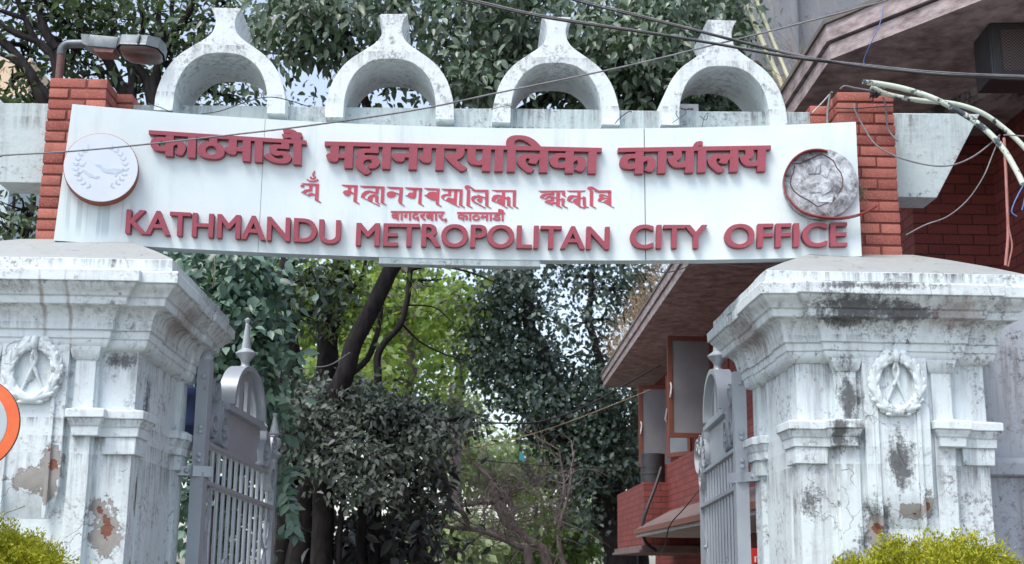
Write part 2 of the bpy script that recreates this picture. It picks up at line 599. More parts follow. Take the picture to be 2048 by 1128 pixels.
m_barrel = mat_simple('dark_blue_plastic', (.012, .022, .07), (.02, .035, .11), 5, .4, .1)
m_sealface = mat_simple('pale_seal_face', (.62, .68, .78), (.70, .75, .83), 4, .4, .05)
m_sealgrey = mat_simple('faded_grey_emblem', (.49, .57, .66), (.56, .63, .72), 30, .5, .05)
m_rustrim = mat_simple('rusty_orange_rim', (.32, .08, .025), (.22, .05, .03), 20, .6, .3)
m_redrim = mat_simple('dark_red_rubber_rim', (.20, .022, .02), (.30, .045, .035), 20, .5, .1)
m_banner = mat_simple('red_banner_cloth', (.55, .02, .015), (.62, .035, .02), 6, .7, .2)
m_whitepaint = mat_simple('white_lettering', (.7, .68, .68), (.78, .76, .76), 6, .6, .05)
m_grille = None
m_roof = mat_simple('roof_slab_top', (.12, .11, .10), (.2, .18, .16), 4, .9, .4)
m_tile = mat_simple('dusty_ledge_tiles', (.11, .075, .07), (.20, .15, .145), 6, .8, .4)
m_ceil = mat_simple('white_ledge_underside', (.50, .47, .46), (.36, .33, .33), 4, .8, .2)
m_dark = mat_simple('painted_gloom_and_marks', (.008, .008, .01), (.014, .014, .018), 4, .8, .1)  # near-black: painted gloom for openings, also seam lines and printed marks
m_bamboo = mat_simple('pale_bamboo', (.36, .36, .24), (.45, .45, .32), 9, .6, .1)
m_pale = mat_simple('pale_blue_wall', (.42, .52, .58), (.5, .58, .62), 3, .8, .1)
m_cream = mat_simple('cream_wall', (.6, .45, .3), (.66, .52, .38), 3, .8, .1)
m_scrap = mat_simple('turquoise_paper', (.05, .35, .42), (.08, .42, .5), 6, .6, .05)


def mat_seal_damaged():
    t = NT('broken_mottled_seal')
    f = t.noise(9, 8, .75, dist=.6)
    col = t.mix(t.ramp(f, [(.38, 0), (.6, 1)]), (.09, .09, .10), (.60, .64, .68))
    col = t.mix(t.ramp(t.noise(30, 6, .8), [(.55, 0), (.68, .8)]), col, (.10, .07, .07))
    return t.fin(col, .5, t.bump(f, .6, .012))


def mat_glass():
    t = NT('frosted_dusty_glass')
    col = t.mix(t.noise(1.8, 4, .5), (.15, .165, .18), (.36, .385, .41))
    return t.fin(col, .16, t.bump(t.noise(3, 3), .06, .02), 0, .7)


def mat_grille():
    t = NT('speaker_grille')
    sp = t.t.nodes.new('ShaderNodeTexChecker')
    sp.inputs['Scale'].default_value = 90
    t.t.links.new(t.obj, sp.inputs['Vector'])
    col = t.mix(sp.outputs['Fac'], (.025, .02, .022), (.13, .10, .10))
    return t.fin(col, .7)


m_sealbad = mat_seal_damaged()
m_glass = mat_glass()
m_grille = mat_grille()

DUST = (.20, .185, .19)
lf_top = mat_leaf('dusty_ficus_leaves', [(.026, .05, .03), (.075, .125, .075), (.155, .22, .165), (.05, .11, .035), (.28, .35, .285)], .16, .40, .6)
lf_left = mat_leaf('dark_small_leaves', [(.025, .048, .024), (.06, .10, .05), (.11, .16, .09), (.08, .15, .03)], .22, .5)
lf_climb = mat_leaf('blue_green_climber_leaves', [(.04, .095, .065), (.09, .175, .13), (.165, .275, .225), (.06, .14, .07), (.23, .35, .30)], .14, .42, .6)
lf_dust = mat_leaf('dusty_grey_leaves', [(.045, .062, .05), (.11, .13, .115), (.22, .235, .23), (.07, .12, .065), (.15, .165, .16)], .10, .6, .4)
lf_dark = mat_leaf('dark_evergreen_leaves', [(.016, .034, .030), (.035, .065, .050), (.085, .125, .11), (.028, .065, .028)], .14, .5)
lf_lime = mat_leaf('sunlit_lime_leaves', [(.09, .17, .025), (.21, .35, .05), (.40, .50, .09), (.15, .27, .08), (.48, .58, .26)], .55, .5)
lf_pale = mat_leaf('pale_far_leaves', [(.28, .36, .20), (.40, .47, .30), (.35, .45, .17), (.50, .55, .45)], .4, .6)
lf_mid = mat_leaf('mid_green_leaves', [(.05, .09, .025), (.10, .17, .04), (.16, .25, .06), (.08, .12, .04)], .4, .5)
lf_thuja = mat_leaf('yellow_green_conifer_scales', [(.26, .29, .012), (.40, .41, .022), (.52, .48, .035), (.33, .38, .02), (.60, .54, .06)], .2, .6, .3)
lf_rubber = mat_leaf('broad_dark_leaves', [(.03, .035, .036), (.06, .065, .068), (.11, .115, .12)], .08, .4, .6)

# ------------------------------------------------------------------ ground
def struct(name, mb, mats, **k):
    o = mb.build(name, mats, **k)
    o['kind'] = 'structure'
    return o


g = MB()
g.add([(-400, -300, 0), (400, -300, 0), (400, 500, 0), (-400, 500, 0)], [(0, 1, 2, 3)])
struct('ground', g, m_earth)
g = MB()
g.box((-2.2, 6.2, -.2), (2.2, 70, .012))
g.box((-60, -9, -.2), (60, 4.6, .010))
struct('road', g, m_asphalt)
g = MB()
g.box((-60, 4.6, -.2), (-2.2, 6.6, .13), bev=.015)
g.box((2.2, 4.6, -.2), (60, 6.6, .13), bev=.015)
struct('pavement', g, m_pave)


# ------------------------------------------------------------------ sign board on its shallow concave curve
def sign_y(x):
    return 7.70 - .275 * (x / 2.42) ** 2


def on_sign(px, py, d=0.0):
    """the point of the sign's face (brought forward by d) that the photo shows at a pixel"""
    Y = 7.6
    for _ in range(6):
        Y = sign_y(P(px, py, Y).x) - d
    return P(px, py, Y)


SB, ST, STH = 3.446, 4.289, .10
sign = thing('sign_board', 'long white curved name board with raspberry red lettering spanning the gateway', 'sign', (0, 7.7, SB))
mb = MB()
NX, NZ = 48, 6
for back in (0, 1):
    for j in range(NZ + 1):
        for i in range(NX + 1):
            v = j / NZ
            x0, x1 = -2.432 + .036 * v, 2.322 + .004 * v
            x = x0 + (x1 - x0) * i / NX
            mb.v.append((x, sign_y(x) + back * STH, SB + (ST - SB) * v))
W1 = NX + 1
O = W1 * (NZ + 1)
for j in range(NZ):
    for i in range(NX):
        a = j * W1 + i
        mb.f += [(a, a + 1, a + 1 + W1, a + W1), (O + a + W1, O + a + 1 + W1, O + a + 1, O + a)]
for i in range(NX):
    mb.f += [(i, O + i, O + i + 1, i + 1)]
    a = NZ * W1 + i
    mb.f += [(a, a + 1, O + a + 1, O + a)]
for j in range(NZ):
    a, b = j * W1, j * W1 + NX
    mb.f += [(a, a + W1, O + a + W1, O + a), (b, O + b, O + b + W1, b + W1)]
mb.m = [0] * len(mb.f)
mb.build('panel', m_sign, sign, smooth=40)
for xs in (1.058, -1.28):
    mb = MB()
    w_ = .0018 if xs > 0 else .0007
    mb.box((xs - w_, sign_y(xs) - .0015, SB + .002), (xs + w_, sign_y(xs) + .01, ST - .002))
    mb.build('panel_seam', m_dark, sign)
mb = MB()
for i in range(16):
    xa, xb = -.56 + .98 * i / 16, -.56 + .98 * (i + 1) / 16
    mb.add([(xa, sign_y(xa) + .004, SB - .04), (xb, sign_y(xb) + .004, SB - .04), (xb, sign_y(xb) + .004, SB), (xa, sign_y(xa) + .004, SB),
            (xa, sign_y(xa) + .085, SB - .04), (xb, sign_y(xb) + .085, SB - .04), (xb, sign_y(xb) + .085, SB), (xa, sign_y(xa) + .085, SB)],
           [(0, 1, 2, 3), (4, 7, 6, 5), (0, 4, 5, 1)] + ([(0, 3, 7, 4)] if i == 0 else []) + ([(1, 5, 6, 2)] if i == 15 else []))
mb.build('bottom_strip', m_beam, sign)


def text_pieces(body, off, dxs, res=5):
    out = []
    for k, dx in enumerate(dxs):
        c = bpy.data.curves.new('t', 'FONT')
        c.body = body
        c.size = 1
        c.offset = off
        c.extrude = .5
        c.resolution_u = res
        o = bpy.data.objects.new('t', c)
        COL.objects.link(o)
        bpy.context.view_layer.update()
        me = o.to_mesh()
        dx, dy = dx if isinstance(dx, tuple) else (dx, 0)
        vs = [(v.co.x + dx, v.co.y + dy, v.co.z + .5 + .012 * k) for v in me.vertices]
        fs = [tuple(p.vertices) for p in me.polygons]
        out.append((vs, fs))
        o.to_mesh_clear()
        bpy.data.objects.remove(o)
        bpy.data.curves.remove(c)
    return out


def word(body, quad, ytop, off, dxs, depth, mat, xr=None, extra=(), label=None):
    """quad: photo pixels of the face's bottom-left, top-left, bottom-right, top-right"""
    ps = text_pieces(body, off, dxs)
    if xr is None:
        xs = [v[0] for p in ps for v in p[0]]
        xr = (min(xs), max(xs))
    bl, tl, br, tr = [np.array(q, float) for q in quad]
    mb = MB()
    for vs, fs in ps:
        out = []
        for x, y, z in vs:
            u, t = (x - xr[0]) / (xr[1] - xr[0]), y / ytop
            q = (bl * (1 - t) + tl * t) * (1 - u) + (br * (1 - t) + tr * t) * u
            p = on_sign(q[0], q[1], depth)
            out.append((p.x, p.y + depth * (1 - z) - .001 * (z < .5), p.z))
        mb.add(out, fs)
    for poly in extra:
        mb.prism(poly, lambda a, b: on_sign(a, b, depth + .001), lambda a, b: on_sign(a, b, depth + .001) + Vector((0, depth, 0)))
    o = mb.build('lettering', mat, sign, fix=False)
    if label:
        o['label'] = label
    return o


def crop(sc, x, y, pts):
    return [(x + a * sc, y + b * sc) for a, b in pts]


DX = (-.03, 0, .03)
D = .042
word('काठमाडौं', [(297, 308), (299, 261.5), (609, 328.5), (610, 282)], .622, .017, DX, D, m_letter, (-.03, 3.33))
word('महानगरपािलका', [(649, 333.5), (651, 284), (1199, 345.5), (1201, 297)], .622, .017, DX, D, m_letter, (-.03, 5.73))
reph = crop(.332, 900, 260, [(1466, 108), (1468, 86), (1484, 70), (1508, 65), (1524, 70), (1523, 92), (1508, 97), (1500, 92), (1496, 98), (1500, 112)])
_ps = text_pieces('कायालय', .017, DX)
_xs = [v[0] for p in _ps for v in p[0]]
word('कायालय', [(1234, 346.5), (1236, 297), (1541, 340.5), (1542, 292)], .622, .017, DX, D, m_letter, (min(_xs), max(_xs)), [reph])
DXL = ((-.024, 0), (.024, 0), (-.020, .010), (.020, .010), (-.020, -.010), (.020, -.010))
word('KATHMANDU', [(250, 465.5), (253, 419), (681, 487), (682, 441)], .686, .0, DXL, D, m_letter)
word('METROPOLITAN', [(711, 490), (713, 446), (1219, 498), (1220, 454)], .686, .0, DXL, D, m_letter)
word('CITY', [(1260, 496), (1261, 450), (1415, 495.5), (1415, 450)], .686, .0, DXL, D, m_letter)
word('OFFICE', [(1449, 495), (1450, 449), (1695, 491.5), (1695, 445)], .686, .0, DXL, D, m_letter)
word('बागदरबार,', [(781.5, 438.6), (781.5, 422), (894, 440), (894, 423.2)], .622, .016, (-.012, .012), .006, m_flatletter)
word('काठमाडौं', [(914, 440), (914, 424), (1010, 440.5), (1010, 425)], .622, .016, (-.012, .012), .006, m_flatletter)

C1, C2, C3, C4 = (.09766, 590, 335), (.08301, 760, 355), (.08789, 870, 360), (.08301, 1070, 365)


def ell(cx, cy, rx, ry, n=16):
    return [(cx + rx * math.cos(2 * math.pi * i / n), cy + ry * math.sin(2 * math.pi * i / n)) for i in range(n)]


def stroke(pts, w_):
    pts = [np.array(p, float) for p in spline(pts, 4)]
    L, Rr = [], []
    for i, p in enumerate(pts):
        t = pts[min(i + 1, len(pts) - 1)] - pts[max(0, i - 1)]
        n_ = np.array((-t[1], t[0])) / (np.linalg.norm(t) + 1e-9) * w_ / 2
        L.append(tuple(p + n_))
        Rr.append(tuple(p - n_))
    return L + Rr[::-1]


NEWA = [
    [(C1, [[(135, 318), (492, 330), (490, 372), (360, 372), (290, 365), (200, 352)], [(420, 340), (492, 335), (475, 660), (535, 712), (520, 718), (400, 660), (412, 560)], ell(153, 374, 42, 28),
           [(292, 360), (355, 368), (352, 478), (300, 482), (250, 495), (205, 528), (255, 555), (300, 522), (345, 515), (412, 545), (412, 575), (360, 558), (330, 562), (300, 590), (122, 497), (150, 490), (200, 450), (290, 440)],
           [(245, 228), (300, 262), (370, 270), (430, 250), (460, 232), (485, 255), (440, 282), (370, 292), (300, 285), (238, 240)],
           stroke([(385, 65), (400, 95), (360, 130), (372, 155), (415, 180), (405, 212), (365, 224), (315, 205), (338, 190)], 24)])],
    [(C1, [[(952, 348), (1282, 362), (1280, 405), (1150, 398), (1080, 400), (1000, 380)], [(1212, 370), (1282, 365), (1262, 695), (1322, 738), (1310, 745), (1192, 685), (1205, 540)],
           [(1085, 395), (1150, 398), (1140, 480), (1200, 520), (1200, 545), (1145, 515), (1130, 560), (1085, 585), (1020, 560), (978, 505), (1000, 475), (1050, 462), (1085, 460)],
           [(1328, 370), (1835, 388), (1832, 425), (1660, 412), (1560, 415), (1400, 410)], [(1768, 400), (1835, 390), (1815, 720), (1875, 762), (1862, 768), (1750, 712)],
           [(1650, 405), (1718, 410), (1705, 540), (1645, 525)],
           [(1650, 500), (1645, 530), (1540, 510), (1470, 540), (1430, 590), (1425, 625), (1740, 780), (1725, 790), (1345, 600), (1370, 530), (1430, 480), (1520, 465)],
           [(1480, 640), (1500, 590), (1550, 555), (1620, 540), (1690, 560), (1712, 600), (1705, 710), (1742, 742), (1730, 748), (1640, 695), (1638, 590), (1600, 600), (1585, 650), (1582, 700)]]),
     (C2, [[(160, 215), (552, 235), (550, 280), (470, 275), (300, 275), (220, 255)], [(470, 250), (552, 240), (525, 625), (597, 680), (585, 686), (445, 600), (435, 540), (460, 440)], ell(268, 402, 110, 75),
           [(300, 328), (460, 385), (462, 415), (350, 365), (300, 370)],
           [(597, 232), (1015, 248), (1012, 285), (880, 290), (795, 290), (700, 280), (650, 262)], [(942, 280), (1015, 250), (995, 630), (1062, 682), (1048, 690), (918, 618)],
           [(795, 285), (880, 288), (868, 460), (840, 495), (790, 505), (740, 495), (605, 425), (665, 425), (680, 380), (720, 360), (798, 358)],
           [(1065, 248), (1435, 262), (1432, 300), (1300, 303), (1150, 298)], [(1362, 290), (1435, 265), (1412, 640), (1487, 690), (1475, 700), (1338, 630), (1345, 545)],
           [(1065, 415), (1120, 415), (1160, 365), (1220, 340), (1300, 342), (1365, 360), (1350, 545), (1280, 545), (1180, 500)],
           [(1475, 265), (1992, 280), (1990, 320), (1560, 310)], [(1918, 310), (1992, 282), (1975, 660), (2045, 712), (2040, 722), (1902, 655)],
           [(1790, 310), (1865, 312), (1840, 660), (1918, 708), (1905, 718), (1590, 555), (1600, 510), (1650, 475), (1770, 505)],
           [(1640, 310), (1715, 315), (1708, 440), (1600, 430), (1540, 470), (1530, 510), (1600, 550), (1590, 560), (1490, 500), (1468, 460), (1500, 415), (1560, 395), (1640, 390)]]),
     (C3, [[(705, 210), (672, 160), (690, 125), (740, 115), (790, 130), (910, 215), (890, 228), (815, 180), (765, 185), (750, 215)], [(728, 210), (800, 218), (790, 580), (860, 628), (848, 636), (712, 570)],
           [(830, 218), (1217, 220), (1215, 265), (1000, 270), (900, 258)], [(1142, 262), (1217, 225), (1212, 598), (1282, 632), (1270, 640), (1138, 575)],
           [(960, 318), (1140, 392), (1138, 408), (1080, 385), (1070, 470), (1040, 510), (990, 490), (945, 440), (1000, 420), (1000, 395), (935, 390), (890, 430), (885, 470), (1150, 625), (1140, 635), (850, 485), (818, 420), (845, 370), (910, 350), (1000, 355)],
           [(1290, 225), (1847, 230), (1845, 268), (1590, 262), (1400, 270)], [(1770, 262), (1847, 235), (1835, 595), (1905, 640), (1890, 648), (1765, 580)],
           [(1522, 265), (1595, 262), (1590, 590), (1655, 630), (1645, 640), (1395, 505), (1420, 440), (1470, 415), (1522, 405)],
           [(1522, 350), (1520, 385), (1440, 395), (1380, 440), (1365, 490), (1400, 500), (1395, 510), (1285, 465), (1290, 410), (1330, 350), (1390, 330), (1460, 330)],
           [(1595, 380), (1640, 395), (1645, 365), (1715, 395), (1710, 590), (1778, 630), (1768, 638), (1635, 570), (1640, 440), (1595, 410)]])],
    [(C4, [[(80, 195), (725, 190), (720, 215), (640, 215), (160, 240)], [(640, 200), (725, 195), (725, 300), (748, 340), (735, 345), (650, 290)], [(515, 215), (600, 215), (592, 560), (660, 608), (648, 616), (505, 550)],
           [(590, 385), (642, 400), (642, 420), (590, 405)], [(638, 360), (720, 395), (715, 450), (695, 500), (710, 560), (795, 605), (780, 615), (640, 550)],
           [(370, 250), (400, 225), (465, 225), (455, 310), (380, 290), (300, 295), (230, 320), (190, 365), (240, 385), (290, 330), (360, 310), (455, 340), (510, 360), (510, 375), (455, 360), (460, 440), (380, 435), (340, 490), (400, 465), (505, 470),
            (505, 500), (440, 505), (415, 540), (228, 462), (290, 420), (380, 405), (375, 350), (320, 355), (275, 405), (115, 350), (150, 290), (220, 260)],
           [(765, 190), (1220, 190), (1190, 212), (1100, 225), (850, 225)],
           [(1020, 220), (1100, 220), (1090, 560), (1165, 590), (1175, 570), (1150, 520), (1150, 325), (1225, 355), (1228, 560), (1300, 598), (1290, 608), (1228, 585), (1225, 615), (1180, 625), (1080, 595), (900, 460), (930, 405), (1020, 370)],
           [(1020, 315), (1018, 350), (940, 350), (880, 390), (855, 440), (905, 470), (900, 480), (770, 430), (780, 360), (830, 310), (900, 300)], [(1096, 350), (1152, 368), (1152, 385), (1096, 370)],
           [(1310, 180), (1260, 140), (1280, 105), (1340, 92), (1400, 105), (1530, 185), (1500, 200), (1410, 158), (1370, 160), (1360, 190)], [(1320, 185), (1400, 195), (1395, 565), (1478, 608), (1465, 618), (1318, 545)],
           [(1425, 195), (1500, 185), (1835, 185), (1835, 225), (1560, 240), (1480, 225)], [(1758, 225), (1835, 190), (1835, 560), (1915, 605), (1905, 615), (1640, 470), (1680, 430), (1758, 410)],
           [(1758, 325), (1755, 355), (1680, 315), (1630, 330), (1620, 345), (1755, 375), (1755, 400), (1690, 385), (1640, 400), (1590, 435), (1580, 460), (1645, 470), (1640, 480), (1510, 440), (1520, 390), (1560, 360), (1535, 320), (1550, 285), (1600, 275), (1680, 290)]])],
]
for wd in NEWA:
    mb = MB()
    k = 0
    for (sc, ox, oy), polys in wd:
        for poly in polys:
            k += 1
            dd = .004 + .00035 * (k % 7)
            mb.prism(crop(sc, ox, oy, poly), lambda a, b: on_sign(a, b, dd), lambda a, b: on_sign(a, b, dd) + Vector((0, .007, 0)))
    mb.build('lettering', m_flatletter, sign)

# --- the two round seals
def seal_frame(px, py, d):
    c = on_sign(px, py, d)
    x = c.x
    tx = Vector((1, (sign_y(x + .05) - sign_y(x - .05)) / .1, 0)).normalized()
    nrm = Vector((tx.y, -tx.x, 0))
    if nrm.y > 0:
        nrm = -nrm
    return c, tx, nrm


c, tx, nr = seal_frame(202, 335, .085)
rad = .212
M_ = Matrix((tx, Vector((0, 0, 1)), nr)).transposed()
mb = MB()
mb.lathe([(rad, -.088), (rad, -.004), (rad - .004, 0)], c, 64, mat=M_)
sealo = mb.build('seal', m_rustrim, sign, smooth=40)
sealo['label'] = 'pale round seal with faded map and leaf wreath'
mb = MB()
mb.lathe([(rad - .003, -.002), (rad - .005, .003)], c, 64, mat=M_)
mb.build('seal_face', m_sealface, sealo)


def on_seal(a, b, h):
    q = crop(.1595, 110, 250, [(a, b)])[0]
    n_ = ray(*q)
    o_ = Vector((0, 0, EYE))
    t = (c + nr * h - o_).dot(nr) / n_.dot(nr)
    return o_ + n_ * t


mb = MB()
EMB = [[(500, 490), (560, 485), (590, 525), (660, 548), (740, 540), (850, 545), (870, 560), (830, 590), (790, 600), (760, 645), (730, 610), (640, 600), (590, 570), (560, 530)],
       [(340, 560), (400, 570), (450, 610), (500, 635), (550, 640), (560, 660), (500, 665), (420, 640), (390, 610)], [(280, 480), (330, 490), (390, 465), (350, 520), (300, 505)], [(270, 590), (350, 580), (280, 640)]]
for k in range(10):
    for sgn in (1, -1):
        a = R(-62 + 124 * k / 9)
        for rr, da in ((330, .9), (290, -.6)):
            cx, cy = 570 + sgn * rr * math.cos(a), 520 + rr * .88 * math.sin(a)
            an = a * sgn + (math.pi if sgn < 0 else 0) + da * sgn + math.pi / 2
            l, w_ = 27 + 8 * random.random(), 12
            EMB.append([(cx + l * math.cos(an), cy + l * math.sin(an)), (cx - w_ * math.sin(an), cy + w_ * math.cos(an)), (cx - l * math.cos(an), cy - l * math.sin(an)), (cx + w_ * math.sin(an), cy - w_ * math.cos(an))])
def jag(p, a):
    out = []
    for (x0, y0), (x1, y1) in zip(p, p[1:] + p[:1]):
        for t in (0, .33, .66):
            out.append((x0 + (x1 - x0) * t + random.uniform(-a, a), y0 + (y1 - y0) * t + random.uniform(-a, a)))
    return out


EMB = [jag(p, 7) for p in EMB[:4]] + EMB[4:]
for p in EMB:
    mb.prism(p, lambda a, b: on_seal(a, b, .0048), lambda a, b: on_seal(a, b, .0025))
mb.build('emblem', m_sealgrey, sealo)

c2, tx2, nr2 = seal_frame(1640, 367, .04)
M2 = Matrix((tx2, Vector((0, 0, 1)), nr2)).transposed()
mb = MB()
mb.lathe([(.222, -.045), (.222, -.004), (.216, 0)], c2, 56, mat=M2)
seal2 = mb.build('seal', m_sealbad, sign, smooth=40)
seal2['label'] = 'broken grey round seal with its red rim peeling off'


def on_seal2(a, b, h=.0):
    q = crop(.1595, 1540, 280, [(a, b)])[0]
    n_ = ray(*q)
    o_ = Vector((0, 0, EYE))
    return o_ + n_ * ((c2 + nr2 * h - o_).dot(nr2) / n_.dot(nr2))


mb = MB()
hexa = [(300, 320), (530, 210), (750, 215), (890, 400), (905, 590), (800, 760), (610, 835), (290, 620), (290, 400), (300, 320)]
hexa = [(a + random.uniform(-22, 22), b + random.uniform(-22, 22)) for a, b in spline(hexa[:6], 3)] + [(860, 640), (800, 760)] + [(a + random.uniform(-18, 18), b + random.uniform(-18, 18)) for a, b in spline(hexa[6:], 3)]
mb.tube([on_seal2(*p, .002) for p in hexa], .0032, 6)
mb.build('broken_frame', m_rust, seal2)
mb = MB()
for poly, h in (([(485, 440), (640, 430), (640, 640), (520, 650), (480, 560)], .006), ([(490, 255), (630, 255), (635, 420), (490, 430)], .012), ([(650, 280), (760, 330), (720, 470), (640, 440)], .009),
                ([(790, 470), (880, 420), (895, 590), (810, 720), (780, 600)], .010), ([(640, 560), (760, 520), (760, 640), (650, 700)], .016), ([(590, 690), (800, 680), (790, 770), (600, 760)], .012)):
    poly = [(a + random.uniform(-14, 14), b + random.uniform(-14, 14)) for a, b in poly]
    mb.prism(poly, lambda a, b: on_seal2(a, b, h * .5), lambda a, b: on_seal2(a, b, -.004))
mb.build('loose_flake', m_sealbad, seal2)
mb = MB()
rim = [(720, 150), (640, 132), (530, 132), (400, 170), (280, 260), (195, 400), (168, 520), (192, 660), (272, 790), (400, 900), (560, 955), (740, 980), (900, 980), (1060, 955), (1200, 905), (1340, 825)]
pr = spline(rim, 5)
mb.ribbon([on_seal2(a, b, .012 + .02 * max(0, (i - 50) / 25)) for i, (a, b) in enumerate(pr)], nr2, .05, .007)
mb.build('peeling_rim', m_redrim, seal2)

# --- straw tuft caught behind the sign's end
mb = MB()
c = P(1716, 384, 7.48)
for i in range(170):
    a, b = random.uniform(0, 6.28), random.uniform(-1, 1)
    d_ = Vector((math.cos(a), math.sin(a) * .6, b)).normalized()
    s_ = c + Vector((random.gauss(0, .018), random.gauss(0, .012), random.gauss(0, .02)))
    e_ = s_ + d_ * random.uniform(.02, .05)
    mb.tube([s_, (s_ + e_) / 2 + Vector((0, 0, random.uniform(-.01, .01))), e_], .0012, 3)
tag(mb.build('straw_tuft', m_tan), 'small brown tuft of dry straw stuck at the right end of the white name board', 'straw')


# ------------------------------------------------------------------ brick posts (laid brick by brick)
def brick_post(x0, x1, y0, y1, z0, z1, rows, rear=None, seed=0, label=''):
    rd = random.Random(seed)
    mb = MB()
    hgt = (z1 - z0) / rows
    j = .009

    def course(xa, xb, ya, yb, z, odd):
        cuts = [xa, xa + (xb - xa) * (.36 if odd else .64), xb]
        for a, b in zip(cuts[:-1], cuts[1:]):
            for (ua, ub) in (((ya, ya + (yb - ya) * .5), (ya + (yb - ya) * .5, yb)) if (yb - ya) > .16 else ((ya, yb),)):
                jx = lambda: rd.uniform(-.003, .003)
                mt = Matrix.Translation(((a + b) / 2, (ua + ub) / 2, z + hgt / 2)) @ Matrix.Rotation(rd.uniform(-.012, .012), 4, 'Y') @ Matrix.Rotation(rd.uniform(-.012, .012), 4, 'Z')
                hx, hy, hz = (b - a) / 2 - j / 2 + (.0 if rd.random() > .1 else -.004), (ub - ua) / 2 - j / 2, hgt / 2 - j / 2 - rd.uniform(0, .002)
                mb.box((-hx + jx(), -hy + jx(), -hz), (hx + jx(), hy + jx(), hz), 0, .007, mt)

    for r_ in range(rows):
        z = z0 + r_ * hgt
        course(x0, x1, y0, y1, z, r_ % 2)
        if rear:
            course(rear[0], rear[1], rear[2], rear[3], z, (r_ + 1) % 2)
    i = .012
    mb.box((x0 + i, y0 + i, z0 - .02), (x1 - i, y1 - i, z1 - .012), 1)
    if rear:
        mb.box((rear[0] + i, rear[2] + i, z0 - .02), (rear[1] - i, rear[3] - i, z1 - .012), 1)
    o = mb.build('brick_post', [m_postbrick, m_mortar], None, smooth=35)
    return tag(o, label, 'post', 'brick posts beside the name board')


brick_post(-2.606, -2.247, 7.60, 7.85, 3.485, 4.525, 15, (-2.50, -2.155, 7.853, 8.13), 3, 'red brick post at the left end of the name board, carrying the street lamp')
brick_post(2.262, 2.626, 7.60, 7.85, 3.485, 4.548, 15, (2.16, 2.50, 7.853, 8.13), 5, 'red brick post at the right end of the name board, bent conduits on top')

# ------------------------------------------------------------------ concrete beam with tapered ends, one half at each side of nothing: a single beam
mb = MB()
prof = [(-3.27, 4.44), (3.27, 4.512), (2.955, 3.945), (-2.955, 3.925)]
nseg = 26
top = [(-3.27 + 6.54 * i / nseg, 4.44 + .072 * i / nseg + (random.uniform(-.004, .003) if 0 < i < nseg else 0)) for i in range(nseg + 1)]
bot = [(2.955 - 5.91 * i / nseg, 3.945 - .02 * i / nseg) for i in range(nseg + 1)]
out = top + bot
mb.prism(out, lambda a, b: (a, 7.87, b), lambda a, b: (a, 8.12, b))
tag(mb.build('concrete_beam', m_beam), 'long grey white concrete beam with tapered ends behind the name board', 'beam')

# ------------------------------------------------------------------ onion arches
UO = [(354, 0), (353, 40), (351, 80), (340, 132), (317, 202), (282, 262), (232, 317), (162, 367), (102, 407), (72, 437), (57, 470), (53, 510), (64, 550), (78, 572), (83, 582)]
UI = [(254, 0), (252, 50), (250, 102), (237, 162), (212, 222), (172, 272), (112, 312), (52, 326), (0, 329)]


def onion_arch(x, y, yaw, hk, label, chip=0):
    sx, sz = .00114, .00124 * hk
    o_ = spline([(a * sx, b * sz) for a, b in UO], 3)
    i_ = spline([(a * sx, b * sz) for a, b in UI], 3)
    left = [(-a, b) for a, b in o_][::-1]
    if chip:
        left[0] = (left[0][0] + .022, left[0][1] - .004)
        left[1] = (left[1][0] + .006, left[1][1] - .012)
    outline = o_ + left + [(-a, b) for a, b in i_] + i_[::-1][1:]
    mb = MB()
    cy_, sy_ = math.cos(yaw), math.sin(yaw)
    mb.prism(outline, lambda a, b: (x + a * cy_, y + a * sy_, 4.355 + b), lambda a, b: (x + a * cy_ - .5 * sy_, y + a * sy_ + .5 * cy_, 4.355 + b))
    o = mb.build('onion_arch', m_arch, None, smooth=30)
    return tag(o, label, 'arch', 'onion arches along the top of the beam')


onion_arch(-1.575, 7.70, R(1), .96, 'white onion shaped concrete arch nearest the street lamp')
onion_arch(-.528, 7.75, R(0), .975, 'white onion shaped arch with a chipped corner on its top, between two others', 1)
onion_arch(.520, 7.78, R(0), 1.0, 'white onion shaped arch whose neck is crossed by the pair of black cables, above METROPOLITAN')
onion_arch(1.588, 7.77, R(1), 1.0, 'white onion shaped arch nearest the building, with a small white box in its opening')

mb = MB()
a, b = P(1357, 224, 8.0), P(1397, 208, 8.0)
mb.box((a.x, 8.0, a.z), (b.x, 8.05, b.z), bev=.004)
for i in range(9):
    xx = a.x + .02 + i * .009
    mb.box((xx, 7.996, a.z + .016), (xx + .005, 8.002, a.z + .016 + .012 * (.5 + .5 * random.random())), 1)
tag(mb.build('junction_box', [m_whitepaint, m_dark]), 'small white box with black marks inside the arch nearest the building', 'box')


# ------------------------------------------------------------------ gate pillars
def wob(v, amp):
    n_ = noise.noise_vector(Vector(v) * 3.1) * amp + noise.noise_vector(Vector(v) * 9.0) * amp * .35
    return Vector(v) + n_


